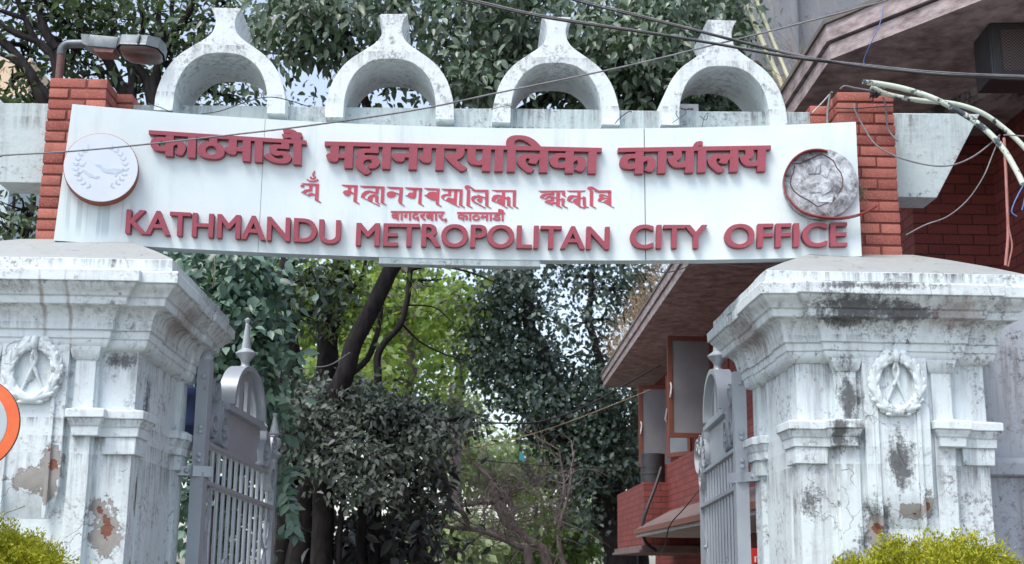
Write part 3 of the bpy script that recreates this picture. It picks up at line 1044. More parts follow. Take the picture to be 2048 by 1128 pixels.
def sweep(mb, poly, levels, seg=.06, amp=.003, cap0=True, cap1=True, M=None):
    """closed plan outline (counter-clockwise) carried up through (z, offset) levels with mitred corners"""
    n = len(poly)
    dirs = []
    for i in range(n):
        a, b = Vector(poly[i]), Vector(poly[(i + 1) % n])
        dirs.append((b - a).normalized())
    rings = []
    for z, o in levels:
        ring = []
        cs = []
        for i in range(n):
            d0, d1 = dirs[i - 1], dirs[i]
            n0, n1 = Vector((d0.y, -d0.x)), Vector((d1.y, -d1.x))
            den = 1 + n0.dot(n1)
            cs.append(Vector(poly[i]) + (n0 + n1) * (o / max(den, .2)))
        for i in range(n):
            L = (Vector(poly[(i + 1) % n]) - Vector(poly[i])).length
            k = max(1, int(L / seg))
            for j in range(k):
                p = cs[i].lerp(cs[(i + 1) % n], j / k)
                ring.append((p.x, p.y, z))
        rings.append(ring)
    m = len(rings[0])
    vs = [p for r_ in rings for p in r_]
    if M:
        vs = [M @ Vector(v) for v in vs]
    vs = [wob(v, amp) for v in vs]
    fs = []
    for k in range(len(rings) - 1):
        for i in range(m):
            a, b = k * m + i, k * m + (i + 1) % m
            fs.append((a, b, b + m, a + m))

    def capf(k):
        pts = [Vector((rings[k][i][0], rings[k][i][1], 0)) for i in range(m)]
        return [tuple(k * m + i for i in t) for t in tessellate_polygon([pts])]
    if cap0:
        fs += capf(0)
    if cap1:
        fs += capf(len(rings) - 1)
    mb.add(vs, fs)


def pillar_plan(d):
    half = [(.335, -.04), (.335, 0), (.533, 0), (.533, .17), (.500, .17), (.500, .28), (.517, .28), (.517, d - .28), (.50, d - .28), (.50, d - .17), (.533, d - .17), (.533, d), (.335, d), (.335, d + .04)]
    return half + [(-a, b) for a, b in half[::-1]]


def arcs(z0, o0, z1, o1, kind, k=6):
    out = []
    for i in range(1, k + 1):
        t = i / k
        if kind == 'cavetto':
            out.append((z0 + (z1 - z0) * math.sin(t * math.pi / 2), o0 + (o1 - o0) * (1 - math.cos(t * math.pi / 2))))
        elif kind == 'ovolo':
            out.append((z0 + (z1 - z0) * (1 - math.cos(t * math.pi / 2)), o0 + (o1 - o0) * math.sin(t * math.pi / 2)))
        else:
            s_ = t * t * (3 - 2 * t)
            out.append((z0 + (z1 - z0) * t, o0 + (o1 - o0) * s_))
    return out


CORN = [(2.752, .004), (2.758, .022)] + arcs(2.762, .026, 2.812, .055, 'ovolo', 5) + [(2.816, .062), (2.858, .066), (2.862, .078), (2.900, .080)] + \
       arcs(2.904, .084, 2.985, .150, 'cavetto', 8) + [(2.990, .160), (3.030, .165), (3.036, .178)] + arcs(3.038, .18, 3.098, .226, 'cyma', 6) + [(3.102, .240), (3.160, .242), (3.168, .236)]


def gate_pillar(cx, m, label, DP):
    PLAN = pillar_plan(DP)
    T = Matrix.Translation((cx, 7.18, 0))
    p = thing('gate_pillar', label, 'pillar', (cx, 7.18, 0), 'white gate pillars')
    mb = MB()
    lv = [(.5, 0)] + [(z, 0) for z in np.arange(.7, 2.75, .12)] + [(2.757, 0)]
    sweep(mb, PLAN, lv, .07, .005, M=T)
    mb.build('shaft', m, p, smooth=30)
    mb = MB()
    sweep(mb, PLAN, [(0, .08), (.42, .08), (.5, .02)], .2, .004, M=T)
    mb.build('plinth', m, p, smooth=30)
    mb = MB()
    sweep(mb, PLAN, CORN, .06, .0045, M=T)
    mb.build('cornice', m, p, smooth=32)
    # sloped cap with a level seat for the brick post
    mb = MB()
    n_ = 14
    ring = lambda x0, x1, y0, y1, z: [(x0 + (x1 - x0) * i / n_, y0, z) for i in range(n_)] + [(x1, y0 + (y1 - y0) * i / n_, z) for i in range(n_)] + [(x1 - (x1 - x0) * i / n_, y1, z) for i in range(n_)] + [(x0, y1 - (y1 - y0) * i / n_, z) for i in range(n_)]
    rs = [ring(-.735, .735, -.21, DP + .21, 3.160), ring(-.735, .735, -.21, DP + .21, 3.238), ring(-.725, .725, -.20, DP + .20, 3.246)]
    for t in (.33, .66, 1):
        rs.append(ring(-.725 + .415 * t, .725 - .415 * t, -.20 + .58 * t, DP + .20 - (DP - .80) * t, 3.246 + .242 * t ** .93))
    vs = [wob(T @ Vector(v), .005) for r_ in rs for v in r_]
    m4 = 4 * n_
    fs = []
    for k in range(len(rs) - 1):
        for i in range(m4):
            a_, b_ = k * m4 + i, k * m4 + (i + 1) % m4
            fs.append((a_, b_, b_ + m4, a_ + m4))
    fs.append(tuple(range((len(rs) - 1) * m4, len(rs) * m4)))
    fs.append(tuple(range(m4))[::-1])
    mb.add(vs, fs)
    mb.m = [0 if i < m4 else 1 for i in range(len(fs))]
    mb.build('cap', [m, m_cap], p, smooth=25)
    # mouldings half way up, on every corner pilaster
    for sx in (1, -1):
        for back in (0, 1):
            pl = [(.262, -.064), (.338, -.064), (.338, -.002), (.534, -.002), (.534, .171), (.503, .171), (.503, .27), (.262, .27)]
            low = [(.40, -.003), (.535, -.003), (.535, .172), (.40, .172)]
            mt = T @ Matrix(((sx, 0, 0, 0), (0, -1 if back else 1, 0, DP if back else 0), (0, 0, 1, 0), (0, 0, 0, 1)))
            mb = MB()
            sweep(mb, pl, [(2.284, .002), (2.286, .034), (2.335, .037), (2.340, .043)] + arcs(2.342, .044, 2.378, .056, 'cyma', 4) + [(2.381, .066), (2.422, .066), (2.428, .058), (2.438, .004)], .06, .0045, M=mt)
            mb.build('band_moulding', m, p, smooth=32)
            mb = MB()
            sweep(mb, low, [(2.19, .003), (2.193, .020), (2.278, .024), (2.286, .02)], .06, .004, M=mt)
            mb.build('ledge', m, p, smooth=32)
    # narrow strips and the long centre panel on the front
    for sx in (1, -1):
        for z0, z1 in ((.5, 2.75),):
            mb = MB()
            pl = [(.212, -.062), (.322, -.062), (.322, -.02), (.212, -.02)]
            sweep(mb, pl, [(z, 0) for z in np.linspace(z0, z1, 22)], .06, .004, M=T @ Matrix.Diagonal((sx, 1, 1, 1)))
            mb.build('pilaster_strip', m, p, smooth=32)
        mb = MB()
        sweep(mb, [(.205, -.066), (.328, -.066), (.328, -.02), (.205, -.02)], [(2.70, 0), (2.715, .012), (2.75, .020), (2.77, .024)], .06, .002, M=T @ Matrix.Diagonal((sx, 1, 1, 1)))
        mb.build('strip_capital', m, p, smooth=32)
    mb = MB()
    sweep(mb, [(-.182, -.088), (.182, -.088), (.182, .20), (-.182, .20)], [(1.82, -.055), (1.90, -.03), (1.97, -.008)] + [(z, 0) for z in np.linspace(2.03, 2.815, 16)], .06, .004, M=T)
    for sx in (1, -1):
        sweep(mb, [(sx * .118 - .011, -.102), (sx * .118 + .011, -.102), (sx * .118 + .011, -.07), (sx * .118 - .011, -.07)], [(1.84, -.004)] + [(z, 0) for z in np.linspace(1.87, 2.60, 14)], .06, .003, M=T)
    pan = mb.build('centre_panel', m, p, smooth=32)
    # leaf wreath tied with a ribbon
    mb = MB()
    zc, rx, rz = 2.625, .128, .150
    for k in range(26):
        for s_ in (1, -1):
            a_ = R(-90 + 172 * (k + .5) / 26)
            ct = Vector((cx + s_ * rx * math.cos(a_), 7.076, zc + rz * math.sin(a_)))
            tg = Vector((-s_ * rx * math.sin(a_), 0, rz * math.cos(a_))).normalized()
            out_ = Vector((s_ * math.cos(a_), 0, math.sin(a_)))
            side = (1 if k % 2 else -1)
            d_ = (tg + out_ * .38 * side + Vector((0, -.15, 0))).normalized()
            ctr = ct + out_ * .012 * side + Vector((0, -.006 * (k % 3), 0))
            q = d_.to_track_quat('X', 'Z').to_matrix().to_4x4()
            bm = bmesh.new()
            bmesh.ops.create_uvsphere(bm, u_segments=10, v_segments=7, radius=1)
            mm = Matrix.Translation(ctr) @ q @ Matrix.Diagonal((.050, .012, .016, 1))
            bm.verts.index_update()
            mb.add([mm @ v.co for v in bm.verts], [[v.index for v in f.verts] for f in bm.faces])
            bm.free()
    ringp = [(cx + rx * math.cos(R(a_)), 7.078, zc + rz * math.sin(R(a_))) for a_ in range(96, 445, 8)]
    mb.tube(ringp, .027, 10)
    kn = Vector((cx, 7.055, zc + .165))
    mb.lathe([(.004, -.045), (.016, -.035), (.021, -.005), (.017, .022), (.004, .034)], kn, 12)
    for s_ in (1, -1):
        mb.tube(spline([(cx + s_ * .008, 7.062, zc + .14), (cx - s_ * .012, 7.066, zc + .07), (cx + s_ * .018, 7.074, zc - .01), (cx + s_ * .062, 7.086, zc - .115)], 5), [.011] * 11 + [.008] * 5, 7)
        mb.tube(spline([(cx + s_ * .012, 7.07, zc + .165), (cx + s_ * .05, 7.072, zc + .178), (cx + s_ * .085, 7.082, zc + .158)], 5), [.006, .011, .016, .019, .019, .018, .016, .013, .010, .007, .004], 7)
    mb.build('wreath', m, pan, smooth=60)
    return p


gate_pillar(LX, m_pil_l, 'white moulded gate pillar with plaster flaked to brick, next to the round orange sign', 1.30)
gate_pillar(RX, m_pil_r, 'white moulded gate pillar with black mould under its cornice, next to the brick building', 1.12)
#SECTION3
# ------------------------------------------------------------------ iron gate leaves, swung open inwards
def iron_gate(hinge, free, side, drop, tall, capped, strap_to, label):
    H, Fp = Vector((hinge[0], hinge[1], 0)), Vector((free[0], free[1], 0))
    L = (Fp - H).length
    u = (Fp - H).normalized()
    nrm = Vector((u.y, -u.x, 0))
    g_ = thing('iron_gate', label, 'gate', (hinge[0], hinge[1], 0), 'iron gate leaves')
    k = -drop / L

    def Q(s, z, d=0):
        return H + u * s + nrm * d + Vector((0, 0, z + k * s))

    def part(name, fn, sm=35):
        mb = MB()
        fn(mb)
        return mb.build(name, m_iron, g_, smooth=sm)

    def bar(mb, s0, s1, z0, z1, d0, d1):
        vs = [Q(s, z, d) for z in (z0, z1) for (s, d) in ((s0, d0), (s1, d0), (s1, d1), (s0, d1))]
        mb.add(vs, [(0, 3, 2, 1), (4, 5, 6, 7), (0, 1, 5, 4), (1, 2, 6, 5), (2, 3, 7, 6), (3, 0, 4, 7)])

    zt = 2.91 if capped else 2.875
    part('hinge_stile', lambda mb: (bar(mb, -.042, .042, .05, 2.185, -.042, .042), bar(mb, -.040, .040, 2.225, zt, -.040, .040)))
    if capped:
        part('stile_cap', lambda mb: (mb.lathe([(.044, 0), (.046, .02), (.03, .05), (.024, .06), (.045, .08), (.066, .095), (.068, .10), (.05, .118), (.02, .132), (.004, .137)], Q(0, zt), 20)), 50)
    # strap hinge round the stile, bolted to the pillar
    def strap(mb):
        e = Vector(strap_to)
        a = Q(0, 2.165)
        d_ = (e - a)
        d_.z = 0
        Ld = d_.length
        d_.normalize()
        n_ = Vector((d_.y, -d_.x, 0))
        for s0, s1, w0, w1 in ((-.062, .062, -.052, .052), (.05, Ld, -.016, .016)):
            vs = [a + d_ * s + n_ * w + Vector((0, 0, z)) for z in (-.005 if s0 < 0 else 0, .062 if s0 < 0 else .058) for (s, w) in ((s0, w0), (s1, w0), (s1, w1), (s0, w1))]
            mb.add(vs, [(0, 3, 2, 1), (4, 5, 6, 7), (0, 1, 5, 4), (1, 2, 6, 5), (2, 3, 7, 6), (3, 0, 4, 7)])
        for s in (Ld * .45, Ld * .75):
            mb.lathe([(.017, 0), (.017, .012), (.011, .02), (.003, .022)], a + d_ * s + Vector((0, -.02, .03)), 8, mat=Matrix.Rotation(R(90), 3, 'X'))
    part('strap_hinge', strap)
    for z in (2.80, 2.475, 2.445, 2.30, 2.262):
        part('bolt', lambda mb: mb.lathe([(.016, 0), (.016, .010), (.011, .016), (.002, .018)], Q(0, z) + Vector((0, -.043, 0)), 8, mat=Matrix.Rotation(R(90), 3, 'X')))
    part('free_stile', lambda mb: bar(mb, L - .03, L + .03, .08, 2.47, -.03, .03))
    for z in (2.33, 2.29, 2.20):
        part('bolt', lambda mb: mb.lathe([(.015, 0), (.015, .010), (.010, .016), (.002, .018)], Q(L - .03, z) + (-u) * 0, 8, mat=Matrix.Rotation(R(90), 3, 'X')))
    for z, h_, w_ in ((2.38, .024, .036), (2.135, .024, .036), (1.05, .03, .03), (.16, .03, .03)):
        part('rail', lambda mb: bar(mb, .03, L - .03, z - h_ / 2, z + h_ / 2, -w_, w_))
    nb = 12
    for i in range(nb):
        s = .11 + (L - .22) * i / (nb - 1)
        part('bar', lambda mb: mb.tube([Q(s, .14), Q(s, 2.38)], .0135, 8))

    def spiral(cx, cz, r0, r1, a0, turns, dirn=1, n=26):
        return [(cx + (r0 + (r1 - r0) * t / n) * math.cos(a0 + dirn * turns * 2 * math.pi * t / n), cz + (r0 + (r1 - r0) * t / n) * math.sin(a0 + dirn * turns * 2 * math.pi * t / n)) for t in range(n + 1)]

    def scroll(pts, w_=.095, th=.008):
        part('scroll', lambda mb: mb.ribbon([Q(a, b) for a, b in pts], nrm, w_, th))

    # paired C scrolls between the stiles and the plate
    for f_ in (0, 1):
        X = (lambda a: a) if f_ == 0 else (lambda a: L - a)
        cs = spiral(.125, 2.77, .016, .062, 0, 1.25, 1)[::1]
        s1 = spiral(.125, 2.735, .020, .085, R(200), 1.35, -1)
        s2 = spiral(.125, 2.515, .020, .085, R(160), 1.35, 1)
        hgt_ = 0 if f_ == 0 else -.16
        scroll([(X(a), b + hgt_) for a, b in s1])
        scroll([(X(a), b + hgt_) for a, b in s2])
        scroll([(X(a), b + hgt_) for a, b in spline([(.175, 2.80), (.20, 2.72), (.205, 2.63), (.20, 2.55), (.172, 2.46), (.12, 2.412)], 5)])
        s3 = spiral(.315, 2.545, .020, .085, R(20), 1.4, -1)
        scroll([(X(a), b) for a, b in s3])
        scroll([(X(a), b) for a, b in spline([(.385, 2.56), (.40, 2.50), (.385, 2.43), (.33, 2.402), (.26, 2.43), (.235, 2.52), (.25, 2.60), (.27, 2.66)], 5)])
        part('collar', lambda mb: bar(mb, X(.29) - .022, X(.29) + .022, 2.60, 2.67, -.035, .035))
        part('small_cup', lambda mb: mb.lathe([(.012, 0), (.03, .02), (.036, .03), (.012, .07), (.004, .09)], Q(X(.29), 2.67), 14), 50)
        # lyre shaped brackets under the second rail
        lyre = spline([(.075, 2.10), (.055, 2.05), (.085, 2.03), (.10, 2.08), (.075, 2.115), (.045, 2.06), (.05, 1.95), (.09, 1.87), (.135, 1.83)], 5)
        lyre2 = spline([(.195, 2.10), (.215, 2.05), (.185, 2.03), (.17, 2.08), (.195, 2.115), (.225, 2.06), (.22, 1.95), (.18, 1.87), (.135, 1.83)], 5)
        for ly in (lyre, lyre2):
            part('scroll', lambda mb: mb.ribbon([Q(X(a), b) for a, b in ly], nrm, .02, .016))
        part('scroll', lambda mb: mb.ribbon([Q(X(a), b) for a, b in spline([(.135, 1.83), (.10, 1.78), (.07, 1.70), (.06, 1.55), (.08, 1.42), (.135, 1.36)], 5)], nrm, .02, .016))
        part('scroll', lambda mb: mb.ribbon([Q(X(a), b) for a, b in spline([(.135, 1.83), (.17, 1.78), (.20, 1.70), (.21, 1.55), (.19, 1.42), (.135, 1.36)], 5)], nrm, .02, .016))
        part('bolt', lambda mb: mb.lathe([(.014, -.03), (.014, .03)], Q(X(.135), 1.83), 8, mat=Matrix.Rotation(R(90), 3, 'Y')))
    for cx_ in (.62, .98):
        part('scroll', lambda mb: mb.ribbon([Q(a, b) for a, b in spiral(cx_, 1.63, .012, .075, R(90), 1.3, 1 if cx_ < .8 else -1)], nrm, .02, .014))
    # centre plate with ledge, hooped crest and spire
    pl0, pl1 = .42, L - .40
    pm = (pl0 + pl1) / 2
    def plate(mb):
        pts = [(pl0, 2.66), (pl1, 2.66), (pl1, 2.56), (pl1 - .05, 2.50), (pl1 - .02, 2.43), (pl1 - .12, 2.392), (pl0 + .12, 2.392), (pl0 + .02, 2.43), (pl0 + .05, 2.50), (pl0, 2.56)]
        mb.prism(pts, lambda a, b: Q(a, b, -.012), lambda a, b: Q(a, b, .012))
    part('plate', plate)
    part('plate_ledge', lambda mb: (bar(mb, pl0 - .05, pl1 + .05, 2.66, 2.69, -.05, .05), bar(mb, pl0 - .02, pl1 + .02, 2.69, 2.71, -.04, .04)))
    rr = (pl1 - pl0) / 2 - .02
    hh = .33
    def hoop(mb):
        n = 26
        o_ = [(pm + rr * math.cos(math.pi * i / n), 2.71 + hh * math.sin(math.pi * i / n)) for i in range(n + 1)]
        i_ = [(pm + (rr - .035) * math.cos(math.pi * i / n), 2.71 + (hh - .035) * math.sin(math.pi * i / n)) for i in range(n + 1)]
        mb.prism(o_ + i_[::-1], lambda a, b: Q(a, b, -.062), lambda a, b: Q(a, b, .062))
        i2 = [(pm + (rr - .035) * math.cos(math.pi * i / n), 2.71 + (hh - .035) * math.sin(math.pi * i / n)) for i in range(n + 1)]
        i3 = [(pm + (rr - .09) * math.cos(math.pi * i / n), 2.71 + (hh - .09) * math.sin(math.pi * i / n)) for i in range(n + 1)]
        mb.prism(i2 + i3[::-1], lambda a, b: Q(a, b, -.012), lambda a, b: Q(a, b, .012))
    part('crest_hoop', hoop)
    for ds in (-.09, .09):
        part('crest_spoke', lambda mb: bar(mb, pm + ds - .04, pm + ds + .04, 2.71, 2.71 + hh * .88, -.013, .013))
    zc = 2.71 + hh
    part('spire', lambda mb: mb.lathe([(.036, -.012), (.040, .0), (.030, .015), (.030, .04), (.042, .06), (.064, .085), (.073, .095), (.073, .103), (.048, .122), (.034, .132), (.030, .16), (.013, .315), (.012, .32), (.022, .338), (.022, .346), (.009, .355), (.003, .36)], Q(pm, zc), 22), 40)
    if capped:
        part('free_finial', lambda mb: (mb.lathe([(.036, 0), (.036, .03), (.05, .045), (.066, .06), (.066, .068), (.034, .095), (.03, .105)], Q(L, 2.47), 20),
             mb.lathe([(.024, .10), (.05, .12), (.060, .15), (.05, .185), (.026, .205), (.036, .212), (.046, .222), (.046, .23), (.034, .24), (.014, .35), (.012, .355), (.02, .372), (.018, .38), (.003, .386)], Q(L, 2.47), 20)), 40)
    else:
        part('scroll', lambda mb: mb.ribbon([Q(a, b) for a, b in spiral(L + .10, 2.60, .012, .045, R(0), 1.25, 1) + spline([(L + .10, 2.655), (L + .19, 2.62), (L + .23, 2.52), (L + .15, 2.42), (L + .03, 2.39)], 5)], nrm, .07, .008))
    return g_


iron_gate((-1.712, 8.43), (-1.485, 10.02), -1, .095, 1, True, (-1.86, 8.34, 0), 'silver grey iron gate leaf with ball finial, hinged to the pillar by the orange sign')
iron_gate((1.755, 8.36), (1.80, 9.95), 1, .052, 1, False, (1.86, 8.12, 0), 'silver grey iron gate leaf seen almost edge on, hinged to the mouldy pillar')

# ------------------------------------------------------------------ street lamp on the left post
lamp = thing('street_lamp', 'weathered aluminium street lamp on a bent rusty pipe above the left brick post', 'street lamp', (-2.585, 7.72, 4.52))
mb = MB()
mb.tube([(-2.585, 7.72, 4.46), (-2.585, 7.72, 4.72)], .024, 12)
mb.build('pipe', m_rust, lamp, smooth=40)
mb = MB()
mb.tube(spline([(-2.585, 7.72, 4.715), (-2.583, 7.72, 4.755), (-2.56, 7.718, 4.782), (-2.52, 7.716, 4.79), (-2.44, 7.712, 4.79)], 5), .0265, 12)
mb.build('elbow', m_steel, lamp, smooth=40)
tl = Matrix.Translation((-2.46, 7.71, 4.80)) @ Matrix.Rotation(R(-3), 4, 'Z') @ Matrix.Rotation(R(5), 4, 'Y') @ Matrix.Rotation(R(-6), 4, 'X')
mb = MB()
mb.prism([(0, .035), (.06, .035), (.06, -.045), (.02, -.03)], lambda a, b: tl @ Vector((a, -.045, b)), lambda a, b: tl @ Vector((a, .045, b)))
mb.box((.06, -.06, -.052), (.245, .06, .028), bev=.008, mat=tl)
mb.build('gear_box', m_steel, lamp, smooth=35)
mb = MB()
mb.prism([(.08, -.05), (.235, -.05), (.225, -.078), (.12, -.082)], lambda a, b: tl @ Vector((a, -.05, b)), lambda a, b: tl @ Vector((a, .05, b)))
mb.build('gear_cover', m_rust, lamp, smooth=35)
def lamp_ring(z, f, cut=.0):
    return [tl @ Vector((.245 + a * 1.0, b * f, z)) for a, b in ((.0, -.055), (.03, -.095), (.20, -.115), (.27, -.085), (.285, 0), (.27, .085), (.20, .115), (.03, .095), (.0, .055))]
mb = MB()
r0, r1, r2 = lamp_ring(-.040, 1), lamp_ring(.030, .96), [tl @ Vector((.245 + a, b, .052)) for a, b in ((.02, -.03), (.05, -.05), (.18, -.055), (.22, -.04), (.23, 0), (.22, .04), (.18, .055), (.05, .05), (.02, .03))]
n = 9
mb.add(r0 + r1 + r2, [(k * n + i, k * n + (i + 1) % n, (k + 1) * n + (i + 1) % n, (k + 1) * n + i) for k in (0, 1) for i in range(n)] + [tuple(range(2 * n, 3 * n))])
mb.add([p + Vector((0, 0, .004)) for p in r0] + [tl @ Vector((.245 + .14 + (a - .14) * .93, b * .9, .03)) for a, b in ((.0, -.055), (.03, -.095), (.20, -.115), (.27, -.085), (.285, 0), (.27, .085), (.20, .115), (.03, .095), (.0, .055))],
       [(i, (i + 1) % n, n + (i + 1) % n, n + i) for i in range(n)] + [tuple(range(n, 2 * n))])
mb.box((.385, -.122, -.03), (.398, -.108, .028), 0, .003, tl)
mb.build('housing', m_steel, lamp, smooth=25, fix=False)
mb = MB()
bowl = []
for k in range(6):
    t = k / 5
    f_ = math.cos(t * math.pi / 2) ** .6 if k < 5 else .25
    bowl.append([tl @ Vector((.245 + .145 + (a - .145) * .92 * f_, b * .9 * f_, -.042 - .05 * math.sin(t * math.pi / 2))) for a, b in ((.0, -.055), (.03, -.095), (.20, -.115), (.27, -.085), (.285, 0), (.27, .085), (.20, .115), (.03, .095), (.0, .055))])
mb.add([p for r_ in bowl for p in r_], [(k * n + i, k * n + (i + 1) % n, (k + 1) * n + (i + 1) % n, (k + 1) * n + i) for k in range(5) for i in range(n)] + [tuple(range(5 * n, 6 * n)), tuple(range(n))[::-1]])
mb.build('lamp_bowl', m_reflector, lamp, smooth=60)

# ------------------------------------------------------------------ round road sign at the left edge
rs = thing('road_sign', 'round road sign with an orange rim and grey face in front of the left pillar', 'sign', (-2.28, 6.0, 0))
cs = P(-56, 848, 6.0)
mb = MB()
mm = Matrix.Rotation(R(90), 3, 'X') 
mb.lathe([(.212, -.012), (.215, -.010), (.215, -.002)], cs, 72, mat=mm)
mb.build('back_plate', m_darkmetal, rs, smooth=40)
mb = MB()
mb.lathe([(.213, -.002), (.213, .003), (.160, .0045)], cs, 72, mat=mm)
mb.build('rim', m_orange, rs, smooth=40)
mb = MB()
mb.lathe([(.159, .002), (.159, .006), (.155, .0065)], cs, 64, mat=mm)
mb.build('face', m_signgrey, rs, smooth=40)
mb = MB()
mb.tube([(cs.x, 6.045, 0), (cs.x, 6.045, cs.z + .2)], .03, 12)
mb.build('pole', m_darkmetal, rs, smooth=40)

# ------------------------------------------------------------------ brick building along the drive
WX, EX, ZS = 3.86, 2.76, 5.43
bd = thing('brick_building', 'red brick tiled building with deep concrete eaves and open wooden casements beside the drive', 'building', (5.5, 18, 0))
mb = MB()
mb.box((WX, 10.87, 0), (12, 27.0, ZS + .02))
mb.box((4.60, 7.2, 0), (12, 10.872, ZS + .01))
mb.build('wall', m_clad, bd)
mb = MB()
out = [(EX - .03, 9.2), (3.50, 8.05), (4.9, 6.6), (12.5, 6.6), (12.5, 27.5), (EX + .12, 27.4)]
mb.prism(out, lambda a, b: (a, b, ZS), lambda a, b: (a, b, ZS + .10))
mb.build('eave_soffit', m_soffit, bd)
def ring_off(o):
    return [(EX - .03 - o, 9.2 - o * .4), (3.50 - o * .7, 8.05 - o * .7), (4.9 - o * .4, 6.6 - o), (12.5, 6.6 - o), (12.5, 27.5), (EX + .12 - o, 27.4)]
mb = MB()
for z0, z1, o in ((ZS - .015, ZS + .105, .03), (ZS + .125, ZS + .26, .055)):
    mb.prism(ring_off(o), lambda a, b: (a, b, z0), lambda a, b: (a, b, z1))
mb.build('fascia', m_fascia, bd)
mb = MB()
o_ = ring_off(.075)
mid = [(5.2, 11), (5.0, 10.6), (5.6, 9.8), (12.5, 9.8), (12.5, 26), (5.2, 26)]
vs = [(a, b, ZS + .262) for a, b in o_] + [(a, b, ZS + .30) for a, b in o_] + [(a, b, ZS + .95) for a, b in mid]
mb.add(vs, [(i, (i + 1) % 6, (i + 1) % 6 + 6, i + 6) for i in range(6)] + [(6 + i, 6 + (i + 1) % 6, 12 + (i + 1) % 6, 12 + i) for i in range(6)] + [(0, 5, 4, 3, 2, 1), tuple(range(12, 18))])
mb.build('roof', m_roof, bd)
mb = MB()   # bracket beam under the eaves at the recessed corner
a, b, c_ = P(1815, 238, 10.4), P(1990, 128, 8.6), None
d_ = (b - a).normalized()
n_ = Vector((d_.y, -d_.x, 0)).normalized()
vs = [p + n_ * w_ + Vector((0, 0, h_)) for p in (Vector((3.72, 10.9, 5.30)), Vector((4.65, 8.3, 5.30))) for h_ in (0, .14) for w_ in (-.14, .14)]
mb.add(vs, [(0, 1, 3, 2), (4, 6, 7, 5), (0, 4, 5, 1), (2, 3, 7, 6), (0, 2, 6, 4), (1, 5, 7, 3)])
mb.build('eave_beam', m_soffit, bd)
# parapet under the windows, planter box, tiled ledge
mb = MB()
mb.box((3.17, 11.4, 2.2), (WX + .02, 20.75, 3.27))
mb.build('sill_wall', m_clad, bd)
mb = MB()
mb.box((2.79, 20.7, 2.0), (WX + .02, 24.4, 2.985))
mb.build('planter_box', m_clad, bd)
mb = MB()
for z0, z1, xo in ((1.93, 2.0, 2.74), (1.89, 1.932, 2.70)):
    mb.box((xo, 20.62, z0), (WX + .02, 24.5, z1), bev=.006)
mb.build('planter_base', m_tile, bd)
lg = MB()
vs = []
for Y in (11.0, 20.6):
    vs += [(2.62, Y, 2.17), (2.62, Y, 2.235), (2.66, Y, 2.26), (3.22, Y, 2.56), (3.22, Y, 2.17)]
lg.add(vs, [(0, 1, 6, 5), (1, 2, 7, 6), (2, 3, 8, 7), (3, 4, 9, 8), (4, 0, 5, 9), (0, 4, 3, 2, 1), (5, 6, 7, 8, 9)])
lg.build('tiled_ledge', m_tile, bd)
mb = MB()
mb.box((2.605, 10.98, 2.165), (2.625, 20.62, 2.24), bev=.004)
mb.build('ledge_edge', m_wood, bd)
mb = MB()
mb.box((2.64, 11.02, 2.12), (WX + .02, 20.58, 2.168))
mb.build('ledge_underside', m_ceil, bd)


def window(y0, y1, z0, z1):
    f = MB()
    x = WX - .03
    for a, b, c_, d_ in ((y0, y0 + .07, z0, z1), (y1 - .07, y1, z0, z1), (y0 + .07, y1 - .07, z1 - .07, z1), (y0 + .07, y1 - .07, z0, z0 + .07), ((y0 + y1) / 2 - .035, (y0 + y1) / 2 + .035, z0 + .07, z1 - .07)):
        f.box((x, a, c_), (x + .10, b, d_), bev=.004)
    fo = f.build('window', m_wood, bd)
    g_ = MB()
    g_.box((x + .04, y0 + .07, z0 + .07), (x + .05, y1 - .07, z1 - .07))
    g_.build('opening', m_dark, fo)  # near-black sheet; the unlit room's darkness is put into its colour
    return fo


def sash(hy, z0, z1, w_, ang, fo):
    mt = Matrix.Translation((WX - .05, hy, 0)) @ Matrix.Rotation(ang, 4, 'Z')
    f = MB()
    t = .075
    for a, b, c_, d_ in ((0, t, z0, z1), (w_ - t, w_, z0, z1), (t, w_ - t, z0, z0 + t), (t, w_ - t, z1 - t, z1)):
        f.box((-b, -.02, c_), (-a, .02, d_), 0, .004, mt)
    so_ = f.build('casement', m_wood, fo)
    g_ = MB()
    g_.box((-w_ + t, -.006, z0 + t), (-t, .006, z1 - t), mat=mt)
    g_.build('pane', m_glass, fo)
    h_ = MB()
    h_.tube([mt @ Vector((-w_ + .03, -.03, z0 + .62)), mt @ Vector((-w_ + .03, -.06, z0 + .66)), mt @ Vector((-w_ + .05, -.05, z0 + .78)), mt @ Vector((-w_ + .04, -.025, z0 + .85))], .012, 6)
    h_.build('latch', m_whitepaint, fo)


f1 = window(18.1, 20.0, 3.35, 5.22)
sash(20.0, 3.62, 5.21, .73, R(3), f1)
f2 = window(22.2, 24.0, 3.35, 5.05)
sash(24.0, 3.46, 5.0, .66, R(1), f2)
sash(22.2, 3.55, 5.0, .62, R(-58), f2)
window(13.2, 15.2, 3.35, 5.22)
window(11.6, 12.9, 3.35, 5.22)
# near-black panel painted as an unlit lower storey doorway, and drain pipe
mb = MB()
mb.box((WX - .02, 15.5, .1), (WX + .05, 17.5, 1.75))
mb.build('painted_dark_doorway', m_dark, bd)
mb = MB()
mb.lathe([(.20, 0), (.20, .16), (.207, .165), (.207, .19), (.20, .195), (.20, .5)], (3.02, 21.3, 2.98), 24)
tag(mb.build('water_drum', m_darkmetal, None, smooth=40), 'dark drum standing on the brick planter box below the far casement', 'drum')

